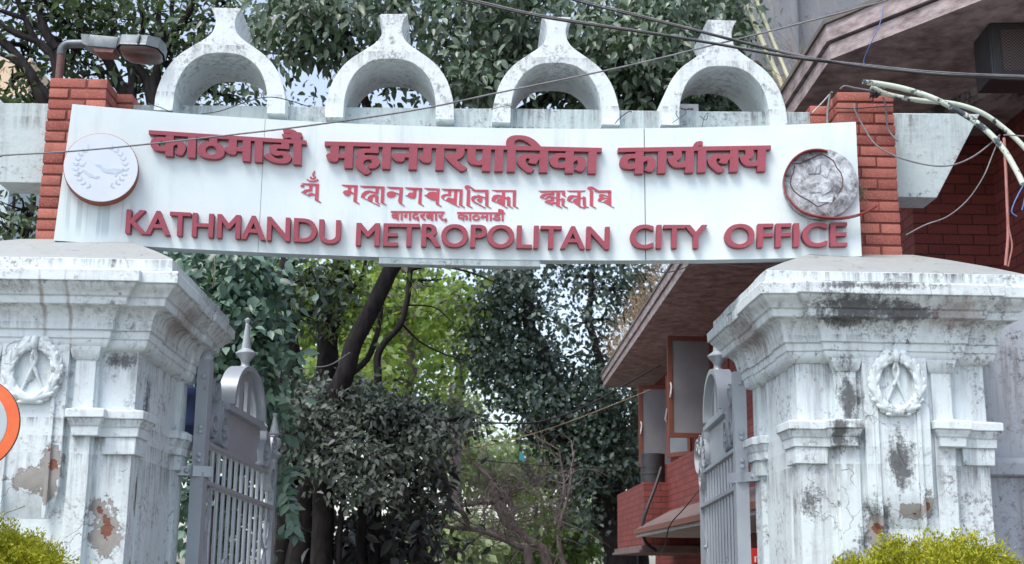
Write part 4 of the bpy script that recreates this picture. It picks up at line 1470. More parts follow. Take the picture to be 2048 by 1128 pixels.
# loudspeaker under the eaves
sp = thing('loudspeaker', 'dark boxy loudspeaker with mesh front hanging under the eaves by the top corner', 'loudspeaker', (3.9, 8.4, 5.0))
mt = Matrix.Translation((3.95, 8.45, 5.02)) @ Matrix.Rotation(R(-4), 4, 'Z')
mb = MB()
mb.box((-.32, -.0, 0), (.42, .35, .40), 0, .012, mt)
mb.build('cabinet', m_darkmetal, sp)
mb = MB()
for a, b, c_, d_ in ((-.31, -.25, .0, .39), (.36, .41, .0, .39), (-.25, .36, .0, .035), (-.25, .36, .35, .39)):
    mb.box((a, -.02, c_), (b, .004, d_), 0, .004, mt)
mb.build('frame', m_darkmetal, sp)
mb = MB()
mb.box((-.25, -.008, .035), (.36, -.002, .35), 0, 0, mt)
mb.build('mesh_front', m_grille, sp)
mb = MB()
mb.box((.0, .1, .40), (.05, .15, .47), 0, 0, mt)
mb.box((.2, .1, .40), (.25, .15, .47), 0, 0, mt)
mb.build('bracket', m_darkmetal, sp)

# concrete structure above the roof, bamboo poles
cn = thing('concrete_tower', 'weathered grey concrete stair tower rising behind the brick building roof', 'building', (4.2, 14.5, 5.6))
mb = MB()
mb.box((3.02, 13.2, 5.5), (3.55, 13.6, 8.8), bev=.03)
mb.box((3.55, 13.35, 5.5), (6.5, 17, 8.6))
mb.prism([(3.0, 5.5), (3.75, 5.5), (3.75, 6.9), (3.45, 6.9), (3.02, 6.15)], lambda a, b: (a - .35, 13.0, b), lambda a, b: (a - .35, 13.3, b))
mb.box((3.50, 13.30, 7.05), (6.5, 13.42, 7.16), bev=.01)
mb.box((3.9, 13.31, 5.6), (4.15, 13.42, 7.05), bev=.02)
mb.build('wall', m_conc, cn)
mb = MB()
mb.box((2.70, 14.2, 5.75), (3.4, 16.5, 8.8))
mb.build('painted_dark_recess', m_dark, cn)  # solid near-black block, its colour standing in for an unlit recess
mb = MB()
mb.tube([(3.22, 13.12, 5.7), (3.20, 13.12, 7.25)], .055, 10)
mb.build('down_pipe', m_conc, cn)
for i, (pa, pb, lab) in enumerate((((1474, -30), (1572, 190), 'pale bamboo pole leaning steeply against the roof edge'), ((1500, -30), (1580, 165), 'second bamboo pole, the thinner and shorter one behind the other'))):
    a, b = P(*pa, 11.6 + .1 * i), P(*pb, 11.0 + .1 * i)
    mb = MB()
    mb.tube([a, a.lerp(b, .5), b], .026 - .006 * i, 8)
    tag(mb.build('bamboo_pole', m_bamboo, None, smooth=50), lab, 'pole', 'bamboo poles leaning by the roof')

# compound wall running off to the right behind the right pillar
cw = thing('compound_wall', 'white stained compound wall with a ledge running off behind the right pillar', 'wall', (5, 8.2, 0))
mb = MB()
sweep(mb, [(2.85, 7.95), (4.58, 7.95), (4.58, 8.35), (2.85, 8.35)], [(0, 0), (.6, 0), (1.2, 0), (1.7, 0), (2.2, 0), (2.6, 0), (2.97, 0), (3.3, 0), (3.36, 0)], .12, .006)
mb.build('wall_body', m_wall, cw, smooth=30)
mb = MB()
sweep(mb, [(2.86, 7.93), (4.57, 7.93), (4.57, 7.96), (2.86, 7.96)], [(2.19, 0), (2.20, .03), (2.27, .034), (2.31, .0)], .12, .004)
mb.build('wall_ledge', m_wall, cw, smooth=30)

# barrel behind the left pillar, banner on the wall by the right gate
bl_ = MB()
c_ = P(372, 892, 9.6)
bl_.lathe([(.16, .0), (.19, .01), (.20, .12), (.205, .13), (.205, .15), (.20, .16), (.20, .34), (.205, .35), (.205, .38), (.20, .40), (.17, .42)], (c_.x - .04, c_.y, c_.z), 28)
barrel = tag(bl_.build('barrel', m_barrel, None, smooth=40), 'dark blue plastic barrel set high behind the left pillar and gate hinge', 'barrel')
st_ = MB()
for a in (.4, 2.5, 4.3):
    st_.tube([(c_.x - .04 + .15 * math.cos(a), c_.y + .15 * math.sin(a), 0), (c_.x - .04 + .12 * math.cos(a), c_.y + .12 * math.sin(a), c_.z)], .015, 7)
st_.build('stand', m_rust, barrel)
bn = thing('banner', 'small red banner with white lettering on the brick wall behind the right gate', 'banner', (3.1, 11.0, 1.2))
q0 = P(1501, 1096, 11.2)
mb = MB()
mb.box((q0.x, 11.19, 1.2), (q0.x + .55, 11.2, q0.z))
mb.build('cloth', m_banner, bn)
mb = MB()
for row in range(3):
    for k in range(7):
        x = q0.x + .03 + k * .07
        z = q0.z - .07 - row * .14
        mb.box((x, 11.184, z - .05 * random.uniform(.6, 1)), (x + .012, 11.19, z))
        mb.box((x + .014, 11.184, z - .008), (x + .05, 11.19, z))
        mb.box((x + .03, 11.184, z - .04), (x + .04, 11.19, z - .008))
mb.build('lettering', m_whitepaint, bn)
#SECTION4
# ------------------------------------------------------------------ foliage: many separate folded leaf blades filling a crown
LEAF6 = np.array([(0, 0, 0), (.22, .20, .05), (.55, .19, .05), (1, 0, -.10), (.55, -.19, .05), (.22, -.20, .05), (.5, 0, -.01)])
F6 = np.array([(0, 6, 2, 1), (6, 3, 2, 2), (0, 5, 4, 6), (6, 4, 3, 3)])
LEAF4 = np.array([(0, 0, 0), (.48, .26, .05), (1, 0, -.08), (.48, -.26, .05)])


def leaf_mesh(name, pos, direc, up, size, mat, parent=None, fine=True, wide=1.0):
    """pos, direc, up: (n,3); size: (n,)"""
    n = len(pos)
    d = direc / (np.linalg.norm(direc, axis=1, keepdims=True) + 1e-9)
    s_ = np.cross(up, d)
    s_ /= (np.linalg.norm(s_, axis=1, keepdims=True) + 1e-9)
    u_ = np.cross(d, s_)
    T = LEAF6 if fine else LEAF4
    V = pos[:, None, :] + size[:, None, None] * (T[None, :, 0:1] * d[:, None, :] + wide * T[None, :, 1:2] * s_[:, None, :] + T[None, :, 2:3] * u_[:, None, :])
    k = len(T)
    if fine:
        loops = np.array([0, 6, 2, 1, 6, 3, 2, 0, 5, 4, 6, 6, 4, 3])
        tot = np.array([4, 3, 4, 3])
    else:
        loops = np.array([0, 2, 1, 0, 3, 2])
        tot = np.array([3, 3])
    L = (loops[None, :] + k * np.arange(n)[:, None]).ravel()
    LT = np.tile(tot, n)
    LS = np.concatenate([[0], np.cumsum(LT)[:-1]])
    me = bpy.data.meshes.new(name)
    me.vertices.add(n * k)
    me.vertices.foreach_set('co', V.reshape(-1))
    me.loops.add(len(L))
    me.loops.foreach_set('vertex_index', L)
    me.polygons.add(len(LT))
    me.polygons.foreach_set('loop_start', LS)
    me.update(calc_edges=True)
    me.materials.append(mat)
    me.validate()
    return link(name, me, parent)


def clump_leaves(clumps, spray=9, spread=.16, size=.1, var=.42, droop=.35, flat=.6, hollow=.35, face=.35):
    """clumps: (centre, radii, leaf count). leaves sit in sprays round twig ends, twig ends favour the outside of the clump"""
    A, B, C_, S = [], [], [], []
    for c, r, n in clumps:
        m = max(1, int(n / spray))
        d = rng.normal(size=(m, 3))
        d /= np.linalg.norm(d, axis=1, keepdims=True)
        rad = (hollow + (1 - hollow) * rng.random((m, 1))) ** .7
        wob_ = 1 + .22 * np.sin(d[:, 0:1] * 5 + c[0] * 3) * np.cos(d[:, 2:3] * 4 + c[2])
        tw = np.array(c) + d * rad * wob_ * np.array(r)
        tdir = d + rng.normal(size=(m, 3)) * .5 + np.array((0, 0, -droop))
        tw2 = np.repeat(tw, spray, 0)
        td2 = np.repeat(tdir, spray, 0)
        q = len(tw2)
        A.append(tw2 + rng.normal(size=(q, 3)) * spread * np.array((1, 1, .7)))
        B.append(td2 * .8 + rng.normal(size=(q, 3)) * .75 + np.array((0, 0, -droop)))
        C_.append(np.array((0, 0, 1.0)) * flat + rng.normal(size=(q, 3)) * .55 + np.array((0, -face, 0)))
        S.append(size * (1 + var * rng.uniform(-1, 1, q)))
    return np.concatenate(A), np.concatenate(B), np.concatenate(C_), np.concatenate(S)


def limb(mb, pts, r0, r1, n=9, jit=.0, k=6):
    sp = spline(pts, k)
    m = len(sp)
    out = []
    for i, p in enumerate(sp):
        p = Vector(p)
        p += noise.noise_vector(p * 2.2) * r0 * .5 + noise.noise_vector(p * .8 + Vector((7, 3, 1))) * jit
        out.append(p)
    rr = [(r0 + (r1 - r0) * (i / (m - 1))) * (1 + .14 * noise.noise(Vector(sp[i]) * 5)) for i in range(m)]
    mb.tube(out, rr, n)
    return out


def px(pts):
    return [P(*p) for p in pts]


def blob(cx, cy, rx, ry, Y, depth, n):
    """an ellipse of crown seen in the photo, given its real place, size and depth"""
    c = P(cx, cy, Y)
    k = Y * 1.05 / F_PX
    return (tuple(c), (rx * k, depth, ry * k), n)


def tree(name, label, cat, stems, clumps, leafmat, lsize, bark, group=None, fine=True, twigs=True, spray=9, spread=.16, droop=.35, wide=1.0, base=None, part_crown='crown', tr=.018, flat=.6, hollow=.35, face=.35):
    """stems: list of (points, r0, r1)"""
    b0 = base or (stems[0][0][0][0], stems[0][0][0][1], 0)
    t = thing(name, label, cat, b0, group)
    mb = MB()
    nodes_ = []
    for pts, r0, r1 in stems:
        nodes_ += limb(mb, pts, r0, r1)
    if twigs:
        for c, r, n in clumps:
            c = Vector(c)
            low = min(nodes_, key=lambda q: (q - c).length + max(0, q.z - c.z) * 1.5)
            midp = low.lerp(c, .5) + Vector((random.gauss(0, .12), random.gauss(0, .12), .12 + .1 * random.random())) * (c - low).length * .35
            br = limb(mb, [low, midp, c], tr * 1.7, tr * .8, 6, .04)
            for k in range(6):
                d = Vector((random.gauss(0, 1), random.gauss(0, 1), random.gauss(0, .8))).normalized()
                e = c + Vector((d.x * r[0], d.y * r[1], d.z * r[2])) * .85
                s_ = br[int(len(br) * random.uniform(.35, .98))]
                limb(mb, [s_, s_.lerp(e, .5) + Vector((random.gauss(0, .05), random.gauss(0, .05), random.gauss(0, .05))), e], tr * .7, tr * .2, 5, .04)
    mb.build('trunk', bark, t, smooth=60)
    if clumps:
        leaf_mesh(part_crown, *clump_leaves(clumps, spray, spread, lsize, droop=droop, flat=flat, hollow=hollow, face=face), leafmat, t, fine, wide)
    return t


# 1 the big leafy tree over the gateway: leaning trunk seen in the opening, crown behind the arches
tree('broadleaf_tree', 'large leaning tree whose dusty broad leaves fill the sky behind the arches', 'tree',
     [([(P(640, 900, 13)[0], 13, 0), P(655, 900, 13), P(678, 770, 13), P(712, 670, 13), P(790, 530, 13), P(850, 420, 12.8), P(930, 280, 12.5), P(1010, 130, 12.2), P(1080, -60, 12)], .115, .05),
      (px([(790, 530, 13), (810, 430, 12.6), (760, 280, 12.2), (700, 120, 12), (660, -60, 12)]), .07, .03),
      (px([(930, 280, 12.5), (1080, 200, 12.2), (1250, 130, 12), (1400, 60, 12), (1480, -60, 12)]), .07, .02),
      (px([(880, 370, 12.7), (1050, 330, 12.4), (1250, 270, 12.2), (1400, 220, 12.2)]), .06, .02)],
     [blob(690, 50, 120, 75, 11.5, .8, 1178), blob(600, 30, 90, 60, 11.3, .6, 651), blob(520, 90, 70, 60, 11.6, .5, 263), blob(770, 150, 60, 60, 12.0, .6, 170), blob(690, -70, 190, 80, 11.8, 1.0, 1395),
      blob(950, 40, 110, 60, 11.6, .8, 868), blob(900, 140, 60, 60, 11.8, .5, 511), blob(960, 165, 60, 55, 11.3, .5, 558), blob(1060, 70, 80, 70, 11.5, .6, 961), blob(1020, -60, 180, 80, 11.8, 1.0, 1395),
      blob(1000, 110, 90, 60, 12.2, .6, 651),
      blob(1180, 90, 90, 80, 11.5, .7, 1395), blob(1280, 130, 80, 90, 11.3, .7, 1395), blob(1300, 30, 90, 70, 11.6, .7, 992), blob(1400, 170, 90, 90, 11.4, .6, 1395), blob(1420, 70, 80, 80, 11.8, .6, 961), blob(1380, -50, 150, 70, 12, 1.0, 1085),
      blob(1230, 200, 110, 50, 12, .7, 930), blob(1330, 235, 110, 50, 11.8, .7, 992), blob(1470, 230, 60, 40, 12, .4, 511), blob(1450, 20, 40, 60, 12.5, .5, 217), blob(1130, 190, 60, 55, 12.2, .6, 279), blob(1450, 290, 90, 50, 12.2, .6, 620), blob(800, 10, 80, 60, 12.2, .7, 403)],
     lf_top, .098, m_bark, spread=.16, droop=.65, flat=.5, face=.8, base=(P(640, 900, 13)[0], 13, 0), wide=1.05)

# 2 dark limbed tree behind the left post
T2 = 12.5
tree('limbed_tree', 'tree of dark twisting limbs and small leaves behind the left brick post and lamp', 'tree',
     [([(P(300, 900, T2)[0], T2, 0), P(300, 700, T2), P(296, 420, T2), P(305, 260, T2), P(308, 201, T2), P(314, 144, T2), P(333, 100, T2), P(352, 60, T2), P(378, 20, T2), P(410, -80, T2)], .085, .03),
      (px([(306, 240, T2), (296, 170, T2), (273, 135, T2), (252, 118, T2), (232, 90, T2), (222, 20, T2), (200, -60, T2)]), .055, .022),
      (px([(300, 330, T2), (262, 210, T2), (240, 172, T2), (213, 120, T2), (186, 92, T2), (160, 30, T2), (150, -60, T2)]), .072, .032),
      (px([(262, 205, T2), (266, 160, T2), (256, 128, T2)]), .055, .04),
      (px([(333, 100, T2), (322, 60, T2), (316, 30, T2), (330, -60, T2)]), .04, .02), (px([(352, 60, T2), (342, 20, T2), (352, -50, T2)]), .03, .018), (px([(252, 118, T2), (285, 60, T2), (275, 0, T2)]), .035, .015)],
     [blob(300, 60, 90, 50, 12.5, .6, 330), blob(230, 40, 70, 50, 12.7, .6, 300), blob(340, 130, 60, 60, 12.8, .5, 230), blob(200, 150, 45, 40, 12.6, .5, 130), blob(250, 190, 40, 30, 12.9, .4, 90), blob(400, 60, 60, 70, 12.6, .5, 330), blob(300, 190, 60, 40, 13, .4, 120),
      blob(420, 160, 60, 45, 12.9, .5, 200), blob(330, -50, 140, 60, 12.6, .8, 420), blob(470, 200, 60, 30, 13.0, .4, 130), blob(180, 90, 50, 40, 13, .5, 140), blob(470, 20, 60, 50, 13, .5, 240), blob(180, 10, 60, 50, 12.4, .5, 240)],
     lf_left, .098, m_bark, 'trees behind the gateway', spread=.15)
T3 = 12.0
tree('limbed_tree', 'dark limbed tree at the upper left corner with branches crossing the pale sky', 'tree',
     [([(P(150, 900, T3)[0], T3, 0), P(140, 500, T3), P(100, 260, T3), P(74, 176, T3), P(46, 130, T3), P(22, 98, T3), P(-20, 60, T3), P(-80, -20, T3)], .065, .035),
      (px([(130, 330, T3), (120, 180, T3), (105, 115, T3), (78, 86, T3), (41, 70, T3), (0, 49, T3), (-60, 30, T3)]), .045, .024),
      (px([(120, 180, T3), (112, 100, T3), (82, 57, T3), (53, 37, T3), (4, 20, T3), (-40, 0, T3)]), .036, .02), (px([(105, 115, T3), (84, 95, T3), (70, 76, T3), (53, 41, T3), (33, -5, T3), (20, -60, T3)]), .034, .022),
      (px([(112, 100, T3), (98, 80, T3), (86, 47, T3), (74, -5, T3), (70, -60, T3)]), .05, .03), (px([(120, 220, T3), (60, 150, T3), (10, 110, T3), (-40, 100, T3)]), .04, .02),
      (px([(40, 620, T3), (52, 480, T3), (66, 400, T3), (60, 330, T3)]), .03, .02), (px([(10, 600, T3), (18, 470, T3), (28, 400, T3), (24, 330, T3)]), .02, .012)],
     [blob(40, 20, 60, 40, 12.3, .6, 150), blob(110, 30, 50, 50, 12.4, .6, 190), blob(140, 60, 40, 40, 12.5, .5, 150), blob(60, 110, 50, 40, 12.5, .5, 110), blob(20, 170, 50, 25, 12.3, .5, 130), blob(70, 195, 50, 18, 12.3, .5, 130), blob(140, 130, 40, 40, 12.8, .5, 120), blob(40, -60, 110, 50, 12.3, .8, 300),
      blob(-60, 60, 60, 80, 12.3, .7, 300), blob(160, 110, 35, 30, 12.4, .4, 90), blob(45, 425, 40, 35, 11.8, .5, 100), blob(35, 470, 50, 30, 11.5, .5, 130), blob(-60, 420, 60, 70, 11.8, .5, 260)],
     lf_left, .098, m_bark, 'trees behind the gateway', spread=.15)

# 3 climber hanging by the left pillar
cl = [blob(390, 560, 70, 50, 10.4, .35, 546), blob(470, 545, 80, 50, 10.3, .4, 676), blob(440, 610, 80, 55, 10.2, .4, 728), blob(500, 600, 50, 55, 10.5, .35, 429), blob(470, 670, 70, 50, 10.1, .35, 520), blob(515, 650, 35, 35, 10.3, .3, 182), blob(530, 712, 35, 30, 10.2, .25, 169), blob(500, 730, 60, 40, 10.2, .35, 338),
      blob(420, 720, 40, 50, 10.4, .3, 221), blob(528, 785, 35, 40, 10.1, .25, 169), blob(490, 790, 60, 50, 10.8, .35, 286), blob(400, 800, 40, 60, 10.9, .3, 221), blob(430, 880, 60, 60, 11.0, .4, 325), blob(510, 870, 60, 60, 11.2, .4, 312), blob(400, 980, 60, 70, 11.2, .4, 364), blob(480, 980, 60, 70, 11.3, .4, 364), blob(430, 1080, 90, 70, 11.4, .5, 468),
      blob(360, 650, 60, 60, 11, .4, 286), blob(515, 540, 28, 28, 10.6, .25, 91), blob(430, 500, 120, 40, 10.8, .4, 494), blob(350, 540, 50, 40, 10.6, .3, 208)]
tree('climbing_shrub', 'blue green climbing shrub with pointed leaves hanging beside the left pillar and gate', 'shrub',
     [([(P(420, 1000, 10.9)[0], 10.9, 0), P(420, 1000, 10.9), P(430, 850, 10.8), P(440, 700, 10.6), P(450, 560, 10.5), P(440, 470, 10.6)], .04, .02), (px([(430, 850, 10.8), (480, 760, 10.5), (530, 690, 10.4), (560, 680, 10.3)]), .02, .008), (px([(430, 480, 10.3), (428, 530, 10.2), (425, 575, 10.1)]), .006, .004)],
     cl, lf_climb, .098, m_bark2, spread=.12, face=.8, flat=.6, droop=.5, tr=.010, wide=1.25, hollow=.2)
# trailing fronds by the gate's free edge
fr = thing('hanging_fronds', 'light green pinnate fronds sprouting low at the free edge of the left gate', 'plant', tuple(P(560, 1120, 10.6)[:2]) + (0,))
mb = MB()
A, B, C_, S = [], [], [], []
for pts in ([(548, 1128, 10.6), (552, 1000, 10.5), (556, 945, 10.45), (585, 955, 10.3)], [(550, 1090, 10.5), (556, 1010, 10.4), (570, 985, 10.3), (585, 1040, 10.2), (595, 1080, 10.2)], [(545, 960, 10.5), (570, 1000, 10.3), (588, 1020, 10.25)], [(552, 1040, 10.5), (565, 960, 10.5), (590, 945, 10.4)]):
    sp_ = [Vector(p) for p in spline(px(pts), 8)]
    mb.tube(sp_, .004, 5)
    if len(pts) == 4 and pts[0][1] == 1128:
        mb.tube([Vector((sp_[0].x, sp_[0].y, 0)), sp_[0]], .006, 5)
    for i in range(6, len(sp_) - 1, 2):
        t = (sp_[i + 1] - sp_[i - 1]).normalized()
        sd_ = t.cross(Vector((0, -1, .3))).normalized()
        for s_ in (1, -1):
            A.append(sp_[i]); B.append(sd_ * s_ * random.uniform(.6, 1) + t * random.uniform(.3, .9) + Vector((random.gauss(0, .15), random.gauss(0, .2), -.25))); C_.append(Vector((0, -.8, .6))); S.append(random.uniform(.085, .125))
mb.build('stem', m_bark2, fr)
leaf_mesh('foliage', np.array(A), np.array(B), np.array(C_), np.array(S), lf_climb, fr, True, 1.25)

# 4-6 trunks in the opening
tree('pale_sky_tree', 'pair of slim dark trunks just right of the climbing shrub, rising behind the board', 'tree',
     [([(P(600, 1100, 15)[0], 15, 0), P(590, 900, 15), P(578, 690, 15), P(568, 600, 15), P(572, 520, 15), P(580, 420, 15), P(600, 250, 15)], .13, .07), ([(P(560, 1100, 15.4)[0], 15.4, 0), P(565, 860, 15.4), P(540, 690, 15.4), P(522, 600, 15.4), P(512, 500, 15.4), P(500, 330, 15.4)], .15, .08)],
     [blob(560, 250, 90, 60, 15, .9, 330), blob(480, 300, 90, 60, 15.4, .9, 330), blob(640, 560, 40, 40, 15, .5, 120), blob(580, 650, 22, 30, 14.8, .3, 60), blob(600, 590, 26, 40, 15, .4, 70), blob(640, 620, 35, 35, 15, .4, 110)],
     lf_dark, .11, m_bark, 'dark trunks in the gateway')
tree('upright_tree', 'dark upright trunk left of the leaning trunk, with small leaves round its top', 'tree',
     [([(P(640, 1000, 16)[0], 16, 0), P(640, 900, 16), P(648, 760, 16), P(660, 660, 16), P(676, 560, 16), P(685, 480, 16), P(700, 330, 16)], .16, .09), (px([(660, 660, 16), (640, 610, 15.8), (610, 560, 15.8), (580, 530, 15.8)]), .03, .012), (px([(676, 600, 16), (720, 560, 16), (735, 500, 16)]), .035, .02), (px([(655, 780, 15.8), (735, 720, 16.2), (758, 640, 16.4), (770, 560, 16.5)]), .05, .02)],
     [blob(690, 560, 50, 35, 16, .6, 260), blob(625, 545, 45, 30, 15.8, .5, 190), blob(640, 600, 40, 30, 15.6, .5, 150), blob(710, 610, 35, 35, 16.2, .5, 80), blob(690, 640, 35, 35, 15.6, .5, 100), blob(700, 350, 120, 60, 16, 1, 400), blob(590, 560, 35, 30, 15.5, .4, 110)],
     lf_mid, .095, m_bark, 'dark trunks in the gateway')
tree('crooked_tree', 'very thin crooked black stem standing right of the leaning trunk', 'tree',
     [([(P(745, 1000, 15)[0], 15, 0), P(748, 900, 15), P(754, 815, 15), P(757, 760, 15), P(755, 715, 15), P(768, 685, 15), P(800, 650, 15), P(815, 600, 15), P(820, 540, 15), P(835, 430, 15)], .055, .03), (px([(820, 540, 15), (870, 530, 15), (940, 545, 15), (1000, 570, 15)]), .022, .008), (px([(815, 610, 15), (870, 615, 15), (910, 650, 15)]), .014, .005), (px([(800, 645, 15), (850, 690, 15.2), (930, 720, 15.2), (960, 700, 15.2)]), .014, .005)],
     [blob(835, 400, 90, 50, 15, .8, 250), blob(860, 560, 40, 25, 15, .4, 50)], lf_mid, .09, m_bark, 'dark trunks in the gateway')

# 7 the lime green trees further up the drive
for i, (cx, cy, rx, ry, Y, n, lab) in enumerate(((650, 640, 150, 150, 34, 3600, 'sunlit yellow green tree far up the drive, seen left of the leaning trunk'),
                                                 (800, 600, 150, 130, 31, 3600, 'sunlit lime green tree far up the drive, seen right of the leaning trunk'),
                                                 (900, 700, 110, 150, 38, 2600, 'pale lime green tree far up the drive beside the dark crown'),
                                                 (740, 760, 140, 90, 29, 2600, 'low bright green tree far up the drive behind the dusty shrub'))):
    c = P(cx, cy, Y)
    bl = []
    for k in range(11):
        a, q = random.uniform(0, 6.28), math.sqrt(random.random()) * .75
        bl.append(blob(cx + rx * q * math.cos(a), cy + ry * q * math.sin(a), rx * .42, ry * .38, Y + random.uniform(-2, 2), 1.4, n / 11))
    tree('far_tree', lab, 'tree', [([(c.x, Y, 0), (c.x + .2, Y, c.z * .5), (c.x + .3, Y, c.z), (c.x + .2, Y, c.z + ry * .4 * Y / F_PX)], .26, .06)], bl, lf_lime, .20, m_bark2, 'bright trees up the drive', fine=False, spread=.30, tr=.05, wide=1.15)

# 8 dusty grey shrub across the middle
D8 = 13.2
dc = []
for cx, cy, rx, ry, n in ((600, 815, 50, 35, 330), (660, 812, 55, 30, 360), (640, 850, 80, 50, 620), (590, 880, 50, 50, 330), (720, 830, 70, 45, 500), (700, 900, 80, 45, 560), (790, 830, 60, 28, 360), (860, 835, 60, 26, 300), (800, 870, 80, 45, 560), (740, 945, 70, 32, 380), (650, 925, 55, 28, 200), (880, 872, 50, 28, 210), (930, 840, 40, 20, 120), (830, 915, 50, 28, 220), (695, 975, 45, 22, 130), (770, 980, 50, 22, 150), (640, 775, 40, 18, 110), (730, 785, 40, 16, 100)):
    dc.append(blob(cx, cy, rx, ry, D8 + random.uniform(-.5, .5), .5, n * 2.5 * random.choice((.45, .8, 1.0, 1.2))))
tree('dusty_tree', 'low spreading tree with dusty grey leaves in the middle of the gateway', 'tree',
     [([(P(590, 1128, 13.6)[0], 13.6, 0), P(600, 1060, 13.6), P(625, 960, 13.5), P(650, 880, 13.4), P(700, 820, 13.3)], .17, .05), ([(P(555, 1128, 13.8)[0], 13.8, 0), P(565, 1050, 13.8), P(590, 930, 13.7), P(600, 830, 13.6)], .14, .06), (px([(625, 960, 13.5), (720, 900, 13.4), (820, 860, 13.3), (930, 830, 13.2)]), .05, .015)],
     dc, lf_dust, .068, m_bark, spread=.10, droop=.35, face=.7, tr=.014, flat=.9, wide=1.15, hollow=.25)
# stems and broad leaved bushes in the gloom under it
for i, (x0, x1, r_) in enumerate(((676, 690, .035), (722, 716, .055), (748, 752, .06), (640, 632, .05))):
    t = MB()
    limb(t, [(P(x0, 1128, 13.0)[0], 13.0 + .2 * i, 0), P(x0, 1100, 13.0 + .2 * i), P(x1, 960, 13.0 + .2 * i)], r_, r_ * .8)
    tag(t.build('bare_sapling', m_bark, None, smooth=60), ('thinnest reddish dark stem under the dusty tree', 'straight dark stem under the dusty tree, left of two close neighbours', 'straight dark stem under the dusty tree, farthest right of the row', 'dark stem beside the thick trunks under the dusty tree')[i], 'tree', 'bare stems under the dusty tree')
tree('rubber_plant', 'gloomy shrub with broad grey leaves low in the gateway under the dusty tree', 'shrub',
     [([(P(720, 1128, 13.8)[0], 13.8, 0), P(720, 1100, 13.8), P(730, 1030, 13.8)], .04, .02)],
     [blob(680, 1050, 50, 30, 13.8, .4, 120), blob(740, 1070, 50, 40, 13.8, .4, 150), blob(795, 1050, 40, 40, 13.6, .4, 130), blob(830, 1090, 40, 50, 13.8, .4, 160), blob(690, 1110, 90, 40, 14, .4, 240), blob(780, 1120, 80, 40, 14, .4, 220), blob(850, 970, 40, 35, 13.4, .3, 110), blob(610, 1100, 70, 60, 14.6, .4, 160)],
     lf_rubber, .155, m_bark, spread=.16, tr=.012, wide=.95)

# 9 dark evergreen at the right of the opening
T9 = 29.0
e9 = []
for cx, cy, rx, ry, n in ((1010, 560, 50, 45, 560), (1070, 560, 60, 45, 300), (1140, 550, 60, 40, 230), (1210, 570, 50, 45, 250), (1270, 580, 40, 50, 420), (990, 640, 50, 55, 640), (1040, 620, 45, 50, 300), (1100, 630, 50, 50, 210), (1170, 640, 55, 50, 230), (1235, 650, 45, 50, 300),
                          (1000, 720, 60, 50, 740), (1060, 730, 60, 50, 560), (1120, 720, 55, 50, 260), (1180, 730, 55, 50, 330), (1070, 800, 60, 40, 620), (1130, 790, 60, 45, 480), (1200, 790, 55, 50, 520), (1010, 790, 40, 30, 300), (1100, 860, 50, 35, 520), (1180, 860, 60, 50, 620), (1240, 830, 45, 60, 520),
                          (1200, 930, 55, 50, 620), (1150, 960, 45, 45, 420), (1100, 930, 40, 40, 240), (1230, 1000, 40, 50, 420), (1160, 1040, 40, 40, 260), (1250, 920, 40, 60, 420), (960, 690, 30, 40, 200), (1130, 480, 180, 60, 700), (1280, 500, 80, 60, 400)):
    e9.append(blob(cx, cy, rx, ry, T9 + random.uniform(-1, 1), 1.1, n * (1.75 if n > 400 else 1.05)))
tree('evergreen_tree', 'tall dark evergreen tree with a crooked trunk and blue white sky glinting through its crown', 'tree',
     [([(P(1240, 1128, T9)[0], T9, 0), P(1238, 1120, T9), P(1222, 1040, T9), P(1205, 970, T9), P(1190, 920, T9), P(1160, 870, T9), P(1130, 830, T9), P(1090, 740, T9), P(1060, 640, T9), P(1040, 520, T9)], .40, .12), (px([(1190, 930, T9), (1215, 860, T9), (1200, 740, T9), (1180, 620, T9), (1190, 500, T9)]), .16, .05), (px([(1160, 880, T9), (1130, 890, T9), (1110, 870, T9)]), .10, .05), (px([(1225, 1080, T9), (1200, 1060, T9), (1180, 1040, T9)]), .08, .04),
      ([(P(1282, 1128, 31)[0], 31, 0), P(1280, 980, 31), P(1274, 820, 31), P(1268, 700, 31)], .20, .12)],
     e9, lf_dark, .135, m_bark, fine=False, spread=.24, face=.6, tr=.03, wide=1.2)

# 10 bare branching tree, low right of centre
T10 = 16.5
bt = thing('bare_tree', 'leafless tree with bowed grey brown branches reaching left across the drive', 'tree', (P(1105, 1128, T10)[0], T10, 0))
mb = MB()
main = [([(P(1125, 1250, T10)[0], T10, 0), P(1095, 1128, T10), P(1050, 1075, T10), P(1010, 1045, T10), P(990, 1000, T10), P(975, 960, T10), P(940, 920, T10), P(905, 880, T10), P(880, 850, T10)], .075, .012),
        ([(P(1060, 1250, T10 - .4)[0], T10 - .4, 0), P(1060, 1128, T10 - .4), P(1035, 1095, T10 - .4), P(1000, 1078, T10 - .4), P(950, 1062, T10 - .4), P(900, 1055, T10 - .4), P(860, 1045, T10 - .4)], .06, .02),
        (px([(1040, 1070, T10), (1000, 1010, T10), (960, 1005, T10), (910, 1012, T10), (870, 1008, T10), (840, 1018, T10)]), .045, .02), (px([(935, 1060, T10 - .4), (925, 1030, T10 - .5), (895, 1015, T10 - .6), (850, 1005, T10 - .7)]), .035, .02),
        (px([(975, 960, T10), (1010, 990, T10), (1030, 1030, T10)]), .03, .03), (px([(975, 1010, T10), (1020, 990, T10), (1060, 970, T10), (1080, 960, T10)]), .014, .008), (px([(1010, 1045, T10), (1060, 1040, T10), (1090, 1015, T10)]), .014, .006),
        (px([(1095, 1128, T10), (1110, 1050, T10 + .5), (1130, 980, T10 + .5), (1120, 900, T10 + .5)]), .03, .01), (px([(1130, 1128, T10 + 1), (1120, 1060, T10 + 1), (1140, 980, T10 + 1), (1150, 900, T10 + 1)]), .04, .012)]
